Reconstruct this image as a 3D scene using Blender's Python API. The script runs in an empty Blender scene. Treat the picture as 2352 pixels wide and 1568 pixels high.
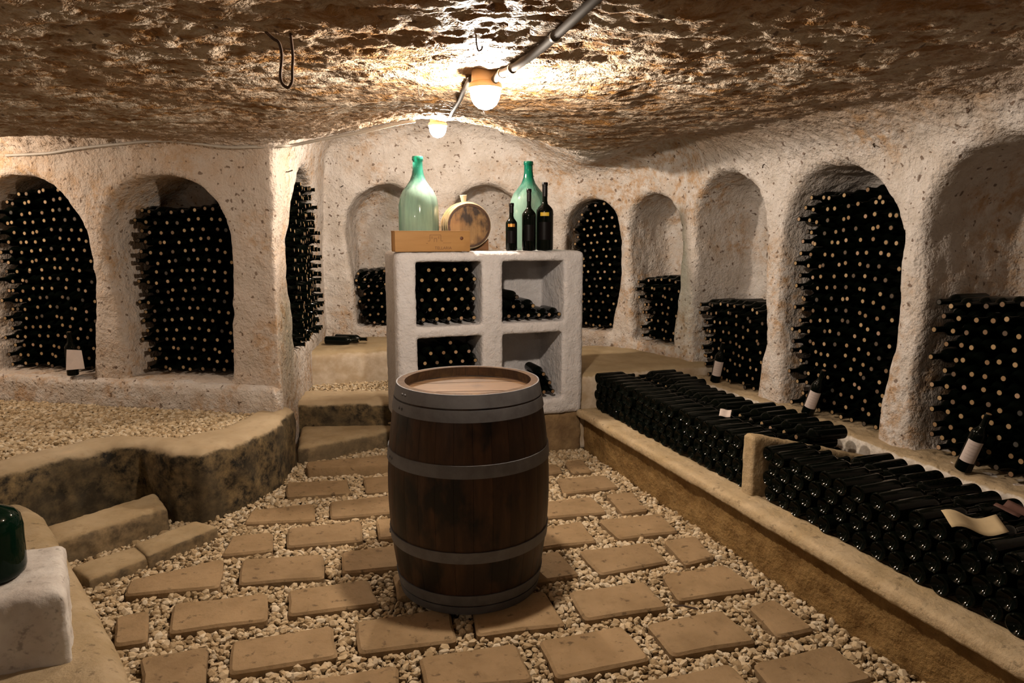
import bpy, math, random
import numpy as np
from mathutils import Matrix, Vector

random.seed(7)
rng = np.random.default_rng(11)
SC = bpy.context.scene
COL = SC.collection

# ------------------------------------------------------------------ camera, world, exposure
cam_d = bpy.data.cameras.new('camera')
cam = bpy.data.objects.new('camera', cam_d)
COL.objects.link(cam)
cam.location = (0, 0, 1.55)
cam.rotation_euler = (math.radians(90 - 8.9), 0, 0)
cam_d.sensor_width = 36.0
cam_d.lens = 36.0 * 1600.0 / 2352.0
cam_d.clip_start = 0.05
SC.camera = cam

world = bpy.data.worlds.new('cellar_world')
SC.world = world
world.use_nodes = True
world.node_tree.nodes['Background'].inputs[0].default_value = (1.0, 0.8, 0.6, 1)
world.node_tree.nodes['Background'].inputs[1].default_value = 0.0

SC.view_settings.view_transform = 'Standard'
SC.view_settings.look = 'None'
SC.view_settings.gamma = 1.0
SC.view_settings.use_curve_mapping = False
SC.view_settings.exposure = 0.0
SC.cycles.max_bounces = 6
SC.cycles.diffuse_bounces = 2
SC.cycles.glossy_bounces = 3

LAMP_COL = (1.0, 0.85, 0.70)
LAMP_SPEC = [  # x, y, z of the mounting point under the ceiling, watts, label
    (-0.10, 2.72, 2.132, 120.0, 'lit ceiling lamp hanging right above the upright barrel'),
    (-0.49, 4.76, 2.295, 112.0, 'lit ceiling lamp at the back, above the white masonry shelves'),
    (-3.75, 4.15, 2.13, 48.0, 'lit ceiling lamp near the left wall niches'),
    (-2.0, -0.8, 2.20, 24.0, 'lit ceiling lamp on the entrance side of the cellar'),
]

# room axes: U along the paving rows, V along the trough
PSI = math.radians(19.0)
cU, sU = math.cos(PSI), math.sin(PSI)


def W(u, v, z=0.0):
    return Vector((u * cU - v * sU, u * sU + v * cU, z))


DU = Vector((cU, sU, 0))
DV = Vector((-sU, cU, 0))


# ------------------------------------------------------------------ noise and meshing helpers
_perm = np.random.default_rng(3).permutation(256).astype(np.int32)
_perm = np.concatenate([_perm, _perm, _perm])
_grad = np.random.default_rng(5).normal(size=(256, 3))
_grad /= np.linalg.norm(_grad, axis=1)[:, None]
_grad = _grad.astype(np.float32)


def perlin(P):
    P = np.asarray(P, dtype=np.float32)
    I = np.floor(P).astype(np.int32)
    f = P - I
    I &= 255
    u = f * f * f * (f * (f * 6 - 15) + 10)
    out = 0
    for dx in (0, 1):
        wx = u[:, 0] if dx else 1 - u[:, 0]
        for dy in (0, 1):
            wy = u[:, 1] if dy else 1 - u[:, 1]
            for dz in (0, 1):
                wz = u[:, 2] if dz else 1 - u[:, 2]
                h = _perm[_perm[_perm[I[:, 0] + dx] + I[:, 1] + dy] + I[:, 2] + dz]
                g = _grad[h]
                d = g[:, 0] * (f[:, 0] - dx) + g[:, 1] * (f[:, 1] - dy) + g[:, 2] * (f[:, 2] - dz)
                out = out + wx * wy * wz * d
    return out * 1.5


def fbm(P, scale, octaves=3, gain=0.5):
    P = np.asarray(P, dtype=np.float32)
    s = np.array(scale, dtype=np.float32)
    out = 0
    a = 1.0
    for k in range(octaves):
        out = out + a * perlin(P * s * (2.03 ** k) + 17.3 * k)
        a *= gain
    return out


def surface_nets(F, org, h):
    ins = F < 0
    nx, ny, nz = F.shape
    cnt = np.zeros((nx - 1, ny - 1, nz - 1), np.uint8)
    for dx in (0, 1):
        for dy in (0, 1):
            for dz in (0, 1):
                cnt += ins[dx:nx - 1 + dx, dy:ny - 1 + dy, dz:nz - 1 + dz]
    act = (cnt > 0) & (cnt < 8)
    I, J, K = np.nonzero(act)
    idx = np.full(act.shape, -1, np.int32)
    idx[I, J, K] = np.arange(len(I))
    c = {}
    for dx in (0, 1):
        for dy in (0, 1):
            for dz in (0, 1):
                c[dx, dy, dz] = F[I + dx, J + dy, K + dz].astype(np.float32)
    acc = np.zeros((len(I), 3), np.float32)
    n = np.zeros(len(I), np.float32)
    keys = list(c)
    for a in keys:
        for ax in range(3):
            if a[ax] == 1:
                continue
            b = list(a); b[ax] = 1; b = tuple(b)
            fa, fb = c[a], c[b]
            m = (fa < 0) != (fb < 0)
            t = np.where(m, fa / np.where(m, fa - fb, 1), 0)
            p = np.array(a, np.float32)[None, :].repeat(len(I), 0)
            p[:, ax] = t
            acc += p * m[:, None]
            n += m
    V = (acc / n[:, None] + np.stack([I, J, K], 1)) * h + np.array(org, np.float32)
    faces = []
    for ax in range(3):
        sl0 = [slice(None)] * 3; sl1 = [slice(None)] * 3
        sl0[ax] = slice(0, -1); sl1[ax] = slice(1, None)
        s0, s1 = ins[tuple(sl0)], ins[tuple(sl1)]
        e = s0 != s1
        b, d = [q for q in range(3) if q != ax]
        sl = [slice(None)] * 3
        sl[b] = slice(1, -1); sl[d] = slice(1, -1)
        e = e[tuple(sl)]
        A = np.stack(np.nonzero(e), 1)
        if len(A) == 0:
            continue
        A[:, b] += 1; A[:, d] += 1
        flip = s0[A[:, 0], A[:, 1], A[:, 2]]
        q = []
        for (ob, od) in ((0, 0), (1, 0), (1, 1), (0, 1)):
            B = A.copy(); B[:, b] -= ob; B[:, d] -= od
            q.append(idx[B[:, 0], B[:, 1], B[:, 2]])
        q = np.stack(q, 1)
        if ax == 1:
            flip = ~flip
        q[flip] = q[flip][:, ::-1]
        faces.append(q)
    Q = np.concatenate(faces)
    return V, Q


def vnormals(V, Q):
    n = np.cross(V[Q[:, 2]] - V[Q[:, 0]], V[Q[:, 3]] - V[Q[:, 1]])
    N = np.zeros_like(V)
    for k in range(4):
        np.add.at(N, Q[:, k], n)
    return N / (np.linalg.norm(N, axis=1)[:, None] + 1e-9)


def new_mesh(name, V, Q, smooth=True, normals=None):
    me = bpy.data.meshes.new(name)
    V = np.asarray(V, np.float32); Q = np.asarray(Q, np.int32)
    me.vertices.add(len(V)); me.vertices.foreach_set('co', V.ravel())
    k = Q.shape[1]
    me.loops.add(Q.size); me.loops.foreach_set('vertex_index', Q.ravel())
    me.polygons.add(len(Q))
    me.polygons.foreach_set('loop_start', np.arange(0, Q.size, k, dtype=np.int32))
    me.polygons.foreach_set('use_smooth', np.full(len(Q), smooth))
    me.update(calc_edges=True)
    if normals is not None:
        me.normals_split_custom_set_from_vertices(normals.tolist())
    return me


def ob(name, me, mat=None, parent=None, **props):
    o = bpy.data.objects.new(name, me)
    COL.objects.link(o)
    if parent is not None:
        o.parent = parent
    if me is not None and mat is not None:
        ms = mat if isinstance(mat, (list, tuple)) else [mat]
        if len(me.materials) == 0:
            for m in ms:
                me.materials.append(m)
    for k, v in props.items():
        o[k] = v
    return o


def empty(name, loc=(0, 0, 0), **props):
    o = bpy.data.objects.new(name, None)
    COL.objects.link(o)
    o.location = loc
    o.empty_display_size = 0.05
    for k, v in props.items():
        o[k] = v
    return o


def poly_sd(P, poly):
    """signed distance (negative inside) of points P (N,2) to polygon"""
    poly = np.asarray(poly, np.float32)
    n = len(poly)
    d = np.full(len(P), 1e9, np.float32)
    ins = np.zeros(len(P), bool)
    for i in range(n):
        a, b = poly[i], poly[(i + 1) % n]
        e = b - a
        w = P - a
        t = np.clip((w @ e) / (e @ e), 0, 1)
        q = w - t[:, None] * e
        d = np.minimum(d, (q * q).sum(1))
        c = (a[1] > P[:, 1]) != (b[1] > P[:, 1])
        if abs(b[1] - a[1]) > 1e-9:
            xi = a[0] + (P[:, 1] - a[1]) * (b[0] - a[0]) / (b[1] - a[1])
            ins ^= c & (P[:, 0] < xi)
    d = np.sqrt(d)
    return np.where(ins, -d, d)


def smax(a, b, k):
    h = np.maximum(k - np.abs(a - b), 0) / k
    return np.maximum(a, b) + h * h * k * 0.25


def smin(a, b, k):
    return -smax(-a, -b, k)


def solid(name, poly, z0, z1, mat, h=0.02, k=0.04, amp=0.004, nscale=9.0, parent=None, zfun=None, cuts=(), kind=None, **props):
    """rounded, slightly rough prism with its own thickness, meshed from a distance field"""
    poly = np.asarray(poly, np.float32)
    m = 3 * h + amp * 2
    lo = np.array([poly[:, 0].min() - m, poly[:, 1].min() - m, z0 - m])
    hi = np.array([poly[:, 0].max() + m, poly[:, 1].max() + m, z1 + m])
    n = np.ceil((hi - lo) / h).astype(int) + 1
    xs = lo[0] + h * np.arange(n[0]); ys = lo[1] + h * np.arange(n[1]); zs = lo[2] + h * np.arange(n[2])
    XY = np.stack(np.meshgrid(xs, ys, indexing='ij'), -1).reshape(-1, 2)
    d2 = poly_sd(XY, poly).reshape(n[0], n[1], 1)
    z = zs[None, None, :]
    top = z1 if zfun is None else zfun(XY[:, 0], XY[:, 1]).reshape(n[0], n[1], 1)
    F = smax(smax(d2 + 0 * z, z - top, k), z0 - z, 0.012)
    for (cp, c0, c1, ck) in cuts:
        cd = poly_sd(XY, np.asarray(cp, np.float32)).reshape(n[0], n[1], 1)
        C = np.maximum(np.maximum(cd + 0 * z, c0 - z), z - c1)
        F = smax(F, -C, ck)
    V, Q = surface_nets(F, lo, h)
    if amp > 0:
        N = vnormals(V, Q)
        V = V + N * (amp * fbm(V, nscale, 3))[:, None]
    me = new_mesh(name, V, Q)
    if kind:
        props['kind'] = kind
    return ob(name, me, mat, parent, **props)


def lathe(profile, seg, cap0=True, cap1=True):
    """profile: list of (r, z); returns V, faces(list)"""
    V, Fc = [], []
    for (r, z) in profile:
        for s in range(seg):
            a = 2 * math.pi * s / seg
            V.append((r * math.cos(a), r * math.sin(a), z))
    n = len(profile)
    for i in range(n - 1):
        for s in range(seg):
            t = (s + 1) % seg
            Fc.append((i * seg + s, i * seg + t, (i + 1) * seg + t, (i + 1) * seg + s))
    if cap0:
        Fc.append(tuple(range(seg))[::-1])
    if cap1:
        Fc.append(tuple((n - 1) * seg + s for s in range(seg)))
    return V, Fc


def pymesh(name, V, Fc, smooth=True, angle=None):
    me = bpy.data.meshes.new(name)
    me.from_pydata([tuple(v) for v in V], [], Fc)
    me.polygons.foreach_set('use_smooth', [smooth] * len(me.polygons))
    me.update()
    if angle is not None:
        me.set_sharp_from_angle(angle=math.radians(angle))
    return me


def tube(name, pts, r, seg=8, closed=False):
    pts = [Vector(p) for p in pts]
    V, Fc = [], []
    n = len(pts)
    up = Vector((0, 0, 1))
    prev = None
    for i, p in enumerate(pts):
        t = (pts[min(i + 1, n - 1)] - pts[max(i - 1, 0)]).normalized()
        if prev is None:
            a = t.cross(up)
            if a.length < 1e-3:
                a = t.cross(Vector((1, 0, 0)))
        else:
            a = prev - t * prev.dot(t)
        a.normalize(); prev = a
        b = t.cross(a)
        rr = r[i] if isinstance(r, (list, tuple)) else r
        for s in range(seg):
            w = 2 * math.pi * s / seg
            V.append(p + a * rr * math.cos(w) + b * rr * math.sin(w))
    for i in range(n - 1):
        for s in range(seg):
            t = (s + 1) % seg
            Fc.append((i * seg + s, i * seg + t, (i + 1) * seg + t, (i + 1) * seg + s))
    Fc.append(tuple(range(seg))[::-1]); Fc.append(tuple((n - 1) * seg + s for s in range(seg)))
    return pymesh(name, V, Fc, True, 50)


def spline(pts, n=6):
    pts = [Vector(p) for p in pts]
    out = []
    for i in range(len(pts) - 1):
        p0 = pts[max(i - 1, 0)]; p1 = pts[i]; p2 = pts[i + 1]; p3 = pts[min(i + 2, len(pts) - 1)]
        for k in range(n):
            t = k / n
            out.append(0.5 * ((2 * p1) + (-p0 + p2) * t + (2 * p0 - 5 * p1 + 4 * p2 - p3) * t * t + (-p0 + 3 * p1 - 3 * p2 + p3) * t ** 3))
    out.append(pts[-1])
    return out


def box_mesh(name, sx, sy, sz, bev=0.003, z0=0.0):
    import bmesh
    bm = bmesh.new()
    bmesh.ops.create_cube(bm, size=1)
    for v in bm.verts:
        v.co = Vector((v.co.x * sx, v.co.y * sy, (v.co.z + 0.5) * sz + z0))
    if bev > 0:
        bmesh.ops.bevel(bm, geom=list(bm.edges), offset=bev, segments=2, affect='EDGES', profile=0.6)
    me = bpy.data.meshes.new(name)
    bm.to_mesh(me); bm.free()
    return me


# ------------------------------------------------------------------ materials
class NT:
    def __init__(self, name):
        self.m = bpy.data.materials.new(name)
        self.m.use_nodes = True
        self.t = self.m.node_tree
        self.b = self.t.nodes['Principled BSDF']
        self.out = self.t.nodes['Material Output']

    def n(self, typ, **kw):
        nd = self.t.nodes.new(typ)
        for k, v in kw.items():
            setattr(nd, k, v)
        return nd

    def l(self, a, b):
        self.t.links.new(a, b)

    def pos(self, scale=(1, 1, 1)):
        g = self.n('ShaderNodeNewGeometry')
        mp = self.n('ShaderNodeMapping')
        mp.inputs['Scale'].default_value = scale
        self.l(g.outputs['Position'], mp.inputs['Vector'])
        return mp.outputs['Vector']

    def objpos(self, scale=(1, 1, 1)):
        g = self.n('ShaderNodeTexCoord')
        mp = self.n('ShaderNodeMapping')
        mp.inputs['Scale'].default_value = scale
        self.l(g.outputs['Object'], mp.inputs['Vector'])
        return mp.outputs['Vector']

    def noise(self, vec, scale, detail=4, rough=0.55, dist=0.0):
        nd = self.n('ShaderNodeTexNoise')
        nd.inputs['Scale'].default_value = scale
        nd.inputs['Detail'].default_value = detail
        nd.inputs['Roughness'].default_value = rough
        nd.inputs['Distortion'].default_value = dist
        self.l(vec, nd.inputs['Vector'])
        return nd.outputs['Fac']

    def ramp(self, fac, stops):
        r = self.n('ShaderNodeValToRGB')
        el = r.color_ramp.elements
        while len(el) > 1:
            el.remove(el[-1])
        for i, (p, c) in enumerate(stops):
            e = el[0] if i == 0 else el.new(p)
            e.position = p
            e.color = (c, c, c, 1) if isinstance(c, (int, float)) else (*c, 1)
        self.l(fac, r.inputs['Fac'])
        return r.outputs['Color']

    def mix(self, fac, a, b, blend='MIX'):
        m = self.n('ShaderNodeMix', data_type='RGBA', blend_type=blend)
        if isinstance(fac, (int, float)):
            m.inputs[0].default_value = fac
        else:
            self.l(fac, m.inputs[0])
        for k, v in ((6, a), (7, b)):
            if isinstance(v, tuple):
                m.inputs[k].default_value = (*v, 1)
            else:
                self.l(v, m.inputs[k])
        return m.outputs[2]

    def math(self, op, a, b=None):
        m = self.n('ShaderNodeMath', operation=op)
        for k, v in ((0, a), (1, b)):
            if v is None:
                continue
            if isinstance(v, (int, float)):
                m.inputs[k].default_value = v
            else:
                self.l(v, m.inputs[k])
        return m.outputs[0]

    def bump(self, height, strength=0.4, dist=0.01):
        b = self.n('ShaderNodeBump')
        b.inputs['Strength'].default_value = strength
        b.inputs['Distance'].default_value = dist
        self.l(height, b.inputs['Height'])
        self.l(b.outputs['Normal'], self.b.inputs['Normal'])

    def set(self, **kw):
        for k, v in kw.items():
            k = k.replace('_', ' ')
            s = self.b.inputs[k]
            if isinstance(v, (int, float)):
                s.default_value = v
            elif isinstance(v, tuple):
                s.default_value = (*v, 1) if len(v) == 3 else v
            else:
                self.l(v, s)
        return self


def m_cave():
    """limewashed plaster on the walls giving way to bare hewn rock on the ceiling (attribute 'rock')"""
    t = NT('limewash_and_hewn_rock')
    at = t.n('ShaderNodeAttribute', attribute_name='rock')
    p = t.pos()
    big = t.noise(p, 1.3, 2, 0.6)
    mid = t.noise(p, 6.0, 4, 0.68)
    fine = t.noise(p, 38.0, 3, 0.65)
    c = t.mix(t.ramp(mid, [(0.35, 0), (0.65, 1)]), (0.47, 0.41, 0.355), (0.60, 0.55, 0.51))
    stain = t.math('MULTIPLY', t.ramp(big, [(0.44, 0), (0.58, 1)]), t.ramp(t.noise(p, 13.0, 3, 0.75), [(0.42, 0), (0.64, 0.9)]))
    c = t.mix(stain, c, (0.40, 0.25, 0.13))
    # left wall: dirtier, with the brown of bounced light also put into its colour
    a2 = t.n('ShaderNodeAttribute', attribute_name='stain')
    dirt_bounce = t.math('MULTIPLY', a2.outputs['Fac'], t.ramp(mid, [(0.3, 0.25), (0.68, 1.0)]))
    c = t.mix(dirt_bounce, c, (0.34, 0.215, 0.115))
    sp = t.math('MAXIMUM', t.ramp(t.noise(p, 30.0, 1, 0.5), [(0.67, 0), (0.72, 0.8)]), t.ramp(fine, [(0.685, 0), (0.74, 0.6)]))
    c = t.mix(sp, c, (0.10, 0.055, 0.03))
    q = t.pos((0.8, 1.6, 1.0))
    flake = t.noise(q, 9.0, 5, 0.68, 0.6)
    r = t.mix(t.ramp(flake, [(0.40, 0), (0.56, 1)]), (0.26, 0.13, 0.04), (0.50, 0.42, 0.33))
    r = t.mix(t.ramp(big, [(0.42, 0), (0.7, 0.7)]), r, (0.28, 0.145, 0.05))
    r = t.mix(sp, r, (0.09, 0.05, 0.03))
    k = t.math('ADD', at.outputs['Fac'], t.math('MULTIPLY', t.math('SUBTRACT', flake, 0.5), 1.1))
    k = t.ramp(k, [(0.25, 0), (0.75, 1)])
    h1 = t.math('ADD', t.math('MULTIPLY', mid, 1.2), t.math('MULTIPLY', fine, 0.55))
    h2 = t.math('ADD', t.math('MULTIPLY', flake, 1.3), t.math('MULTIPLY', fine, 0.5))
    hx = t.n('ShaderNodeMix', data_type='FLOAT')
    t.l(at.outputs['Fac'], hx.inputs[0]); t.l(h1, hx.inputs[2]); t.l(h2, hx.inputs[3])
    hm = hx.outputs[0]
    t.set(Base_Color=t.mix(k, c, r), Roughness=t.ramp(k, [(0, 0.85), (1, 0.6)]), Specular_IOR_Level=0.35)
    t.bump(hm, 0.9, 0.031)
    return t.m


def m_stone(name, c1, c2, c3, scale=6.0, bump=0.4, dist=0.008, rough=0.85, spots=0.0, face=None):
    t = NT(name)
    p = t.pos()
    n1 = t.noise(p, scale, 3, 0.6)
    n2 = t.noise(p, scale * 5, 4, 0.65)
    c = t.mix(t.ramp(n1, [(0.35, 0), (0.65, 1)]), c1, c2)
    c = t.mix(t.ramp(n2, [(0.55, 0), (0.75, 0.6)]), c, c3)
    if spots > 0:
        c = t.mix(t.ramp(t.noise(p, 26.0, 3, 0.55), [(0.62, 0), (0.70, spots)]), c, tuple(0.4 * v for v in c3))
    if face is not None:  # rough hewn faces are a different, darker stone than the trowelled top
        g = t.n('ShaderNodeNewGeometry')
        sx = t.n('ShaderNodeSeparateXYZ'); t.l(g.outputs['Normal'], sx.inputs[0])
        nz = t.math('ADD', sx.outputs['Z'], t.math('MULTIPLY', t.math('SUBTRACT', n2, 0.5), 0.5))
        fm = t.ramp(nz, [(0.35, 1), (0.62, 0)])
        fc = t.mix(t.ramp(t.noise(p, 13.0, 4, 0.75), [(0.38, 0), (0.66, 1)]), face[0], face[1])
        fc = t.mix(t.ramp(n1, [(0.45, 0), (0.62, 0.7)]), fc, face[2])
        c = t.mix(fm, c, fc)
    ri = t.n('ShaderNodeObjectInfo')
    hv = t.n('ShaderNodeHueSaturation')
    t.l(c, hv.inputs['Color'])
    t.l(t.math('ADD', t.math('MULTIPLY', ri.outputs['Random'], 0.22), 0.89), hv.inputs['Value'])
    t.set(Base_Color=hv.outputs['Color'], Roughness=rough, Specular_IOR_Level=0.25)
    h = t.math('ADD', n1, t.math('MULTIPLY', n2, 0.6))
    t.bump(h, bump, dist)
    return t.m


def m_gravel():
    t = NT('pale_gravel')
    g = t.n('ShaderNodeNewGeometry')
    c = t.ramp(g.outputs['Random Per Island'], [(0.0, (0.27, 0.19, 0.10)), (0.3, (0.41, 0.305, 0.18)), (0.7, (0.49, 0.385, 0.25)), (1.0, (0.58, 0.49, 0.36))])
    t.set(Base_Color=c, Roughness=0.85, Specular_IOR_Level=0.25)
    return t.m


def m_glassdark(name='dark_bottle_glass', col=(0.002, 0.003, 0.002), rough=0.035):
    t = NT(name)
    p = t.pos()
    d = t.noise(p, 22.0, 4, 0.6)
    t.set(Base_Color=col, Roughness=t.ramp(d, [(0.4, rough), (0.75, rough + 0.05)]), Specular_IOR_Level=0.12)
    return t.m


def m_cork():
    t = NT('cork')
    g = t.n('ShaderNodeNewGeometry')
    oi = t.n('ShaderNodeObjectInfo')
    r = t.math('FRACT', t.math('ADD', g.outputs['Random Per Island'], oi.outputs['Random']))
    c = t.ramp(r, [(0.0, (0.03, 0.025, 0.02)), (0.15, (0.10, 0.06, 0.035)), (0.3, (0.18, 0.10, 0.045)), (0.6, (0.27, 0.17, 0.075)), (0.85, (0.34, 0.225, 0.115)), (1.0, (0.30, 0.18, 0.12))])
    t.set(Base_Color=c, Roughness=0.8)
    return t.m


def m_wood(name, c1, c2, c3, along='Z', scale=5.0, rough=0.6, stain=None, obj=False, ring=8.0):
    t = NT(name)
    s = {'X': (0.12, 1, 1), 'Y': (1, 0.12, 1), 'Z': (1, 1, 0.12)}[along]
    p = t.objpos(s) if obj else t.pos(s)
    w = t.noise(p, scale * ring, 5, 0.6, 0.3)
    b = t.noise(t.objpos() if obj else t.pos(), scale, 4, 0.6)
    c = t.mix(t.ramp(w, [(0.35, 0), (0.65, 1)]), c1, c2)
    c = t.mix(t.ramp(b, [(0.5, 0), (0.66, 0.8)]), c, c3)
    if stain is not None:
        sn = t.noise(t.pos((1, 1, 0.55)), stain[1], 4, 0.6)
        c = t.mix(t.ramp(sn, [(stain[2], 0), (stain[2] + 0.1, 0.95)]), c, stain[0])
    oi = t.n('ShaderNodeObjectInfo')
    hv = t.n('ShaderNodeHueSaturation')
    t.l(c, hv.inputs['Color'])
    t.l(t.math('ADD', t.math('MULTIPLY', oi.outputs['Random'], 0.35), 0.8), hv.inputs['Value'])
    t.set(Base_Color=hv.outputs['Color'], Roughness=rough, Specular_IOR_Level=0.3)
    t.bump(w, 0.2, 0.003)
    return t.m


def m_metal(name, c1, c2, metallic=0.7, rough=0.5):
    t = NT(name)
    n = t.noise(t.pos(), 14.0, 5, 0.65)
    t.set(Base_Color=t.mix(t.ramp(n, [(0.4, 0), (0.65, 1)]), c1, c2), Metallic=metallic, Roughness=t.ramp(n, [(0.3, rough), (0.7, min(rough + 0.25, 1))]))
    t.bump(n, 0.15, 0.002)
    return t.m


def m_plain(name, col, rough=0.6, metallic=0.0, var=0.15, scale=20.0, spec=0.4):
    t = NT(name)
    n = t.noise(t.pos(), scale, 4, 0.6)
    lo = tuple(v * (1 - var) for v in col); hi = tuple(min(v * (1 + var), 1) for v in col)
    t.set(Base_Color=t.mix(n, lo, hi), Roughness=rough, Metallic=metallic, Specular_IOR_Level=spec)
    return t.m


def m_demijohn(name, neck, body, z0, z1, milky):
    """dusty green glass: clear tinted glass with a milky film on the inside of the body"""
    t = NT(name)
    tr = t.n('ShaderNodeBsdfTransparent')
    gl = t.n('ShaderNodeBsdfGlossy'); gl.inputs['Roughness'].default_value = 0.06
    df = t.n('ShaderNodeBsdfDiffuse'); ts = t.n('ShaderNodeBsdfTranslucent')
    tc = t.n('ShaderNodeTexCoord'); sx = t.n('ShaderNodeSeparateXYZ'); t.l(tc.outputs['Object'], sx.inputs[0])
    streak = t.noise(t.objpos((1, 1, 0.12)), 22.0, 4, 0.6)
    hz = t.math('ADD', sx.outputs['Z'], t.math('MULTIPLY', t.math('SUBTRACT', streak, 0.5), 0.10))
    mr = t.n('ShaderNodeMapRange'); mr.inputs[1].default_value = z0; mr.inputs[2].default_value = z1
    t.l(hz, mr.inputs[0])
    c = t.mix(mr.outputs[0], body, neck)
    t.l(c, df.inputs[0]); t.l(c, ts.inputs[0])
    t.l(t.mix(mr.outputs[0], tuple(0.5 + 0.5 * v for v in body), neck), tr.inputs[0])
    m1 = t.n('ShaderNodeMixShader'); m1.inputs[0].default_value = 0.5
    t.l(df.outputs[0], m1.inputs[1]); t.l(ts.outputs[0], m1.inputs[2])
    m2 = t.n('ShaderNodeMixShader')
    film = t.math('MULTIPLY', t.ramp(streak, [(0.35, milky), (0.7, milky * 0.6)]), t.math('SUBTRACT', 1.0, t.math('MULTIPLY', mr.outputs[0], 0.65)))
    t.l(film, m2.inputs[0])
    t.l(tr.outputs[0], m2.inputs[1]); t.l(m1.outputs[0], m2.inputs[2])
    m3 = t.n('ShaderNodeMixShader')
    fr = t.n('ShaderNodeFresnel'); fr.inputs[0].default_value = 1.45
    t.l(fr.outputs[0], m3.inputs[0]); t.l(m2.outputs[0], m3.inputs[1]); t.l(gl.outputs[0], m3.inputs[2])
    t.l(m3.outputs[0], t.out.inputs['Surface'])
    return t.m


def m_emit(name, col, strength):
    t = NT(name)
    e = t.n('ShaderNodeEmission')
    e.inputs[0].default_value = (*col, 1); e.inputs[1].default_value = strength
    tr = t.n('ShaderNodeBsdfTransparent')
    ad = t.n('ShaderNodeAddShader')
    t.l(e.outputs[0], ad.inputs[0]); t.l(tr.outputs[0], ad.inputs[1])
    t.l(ad.outputs[0], t.out.inputs['Surface'])
    return t.m


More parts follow.
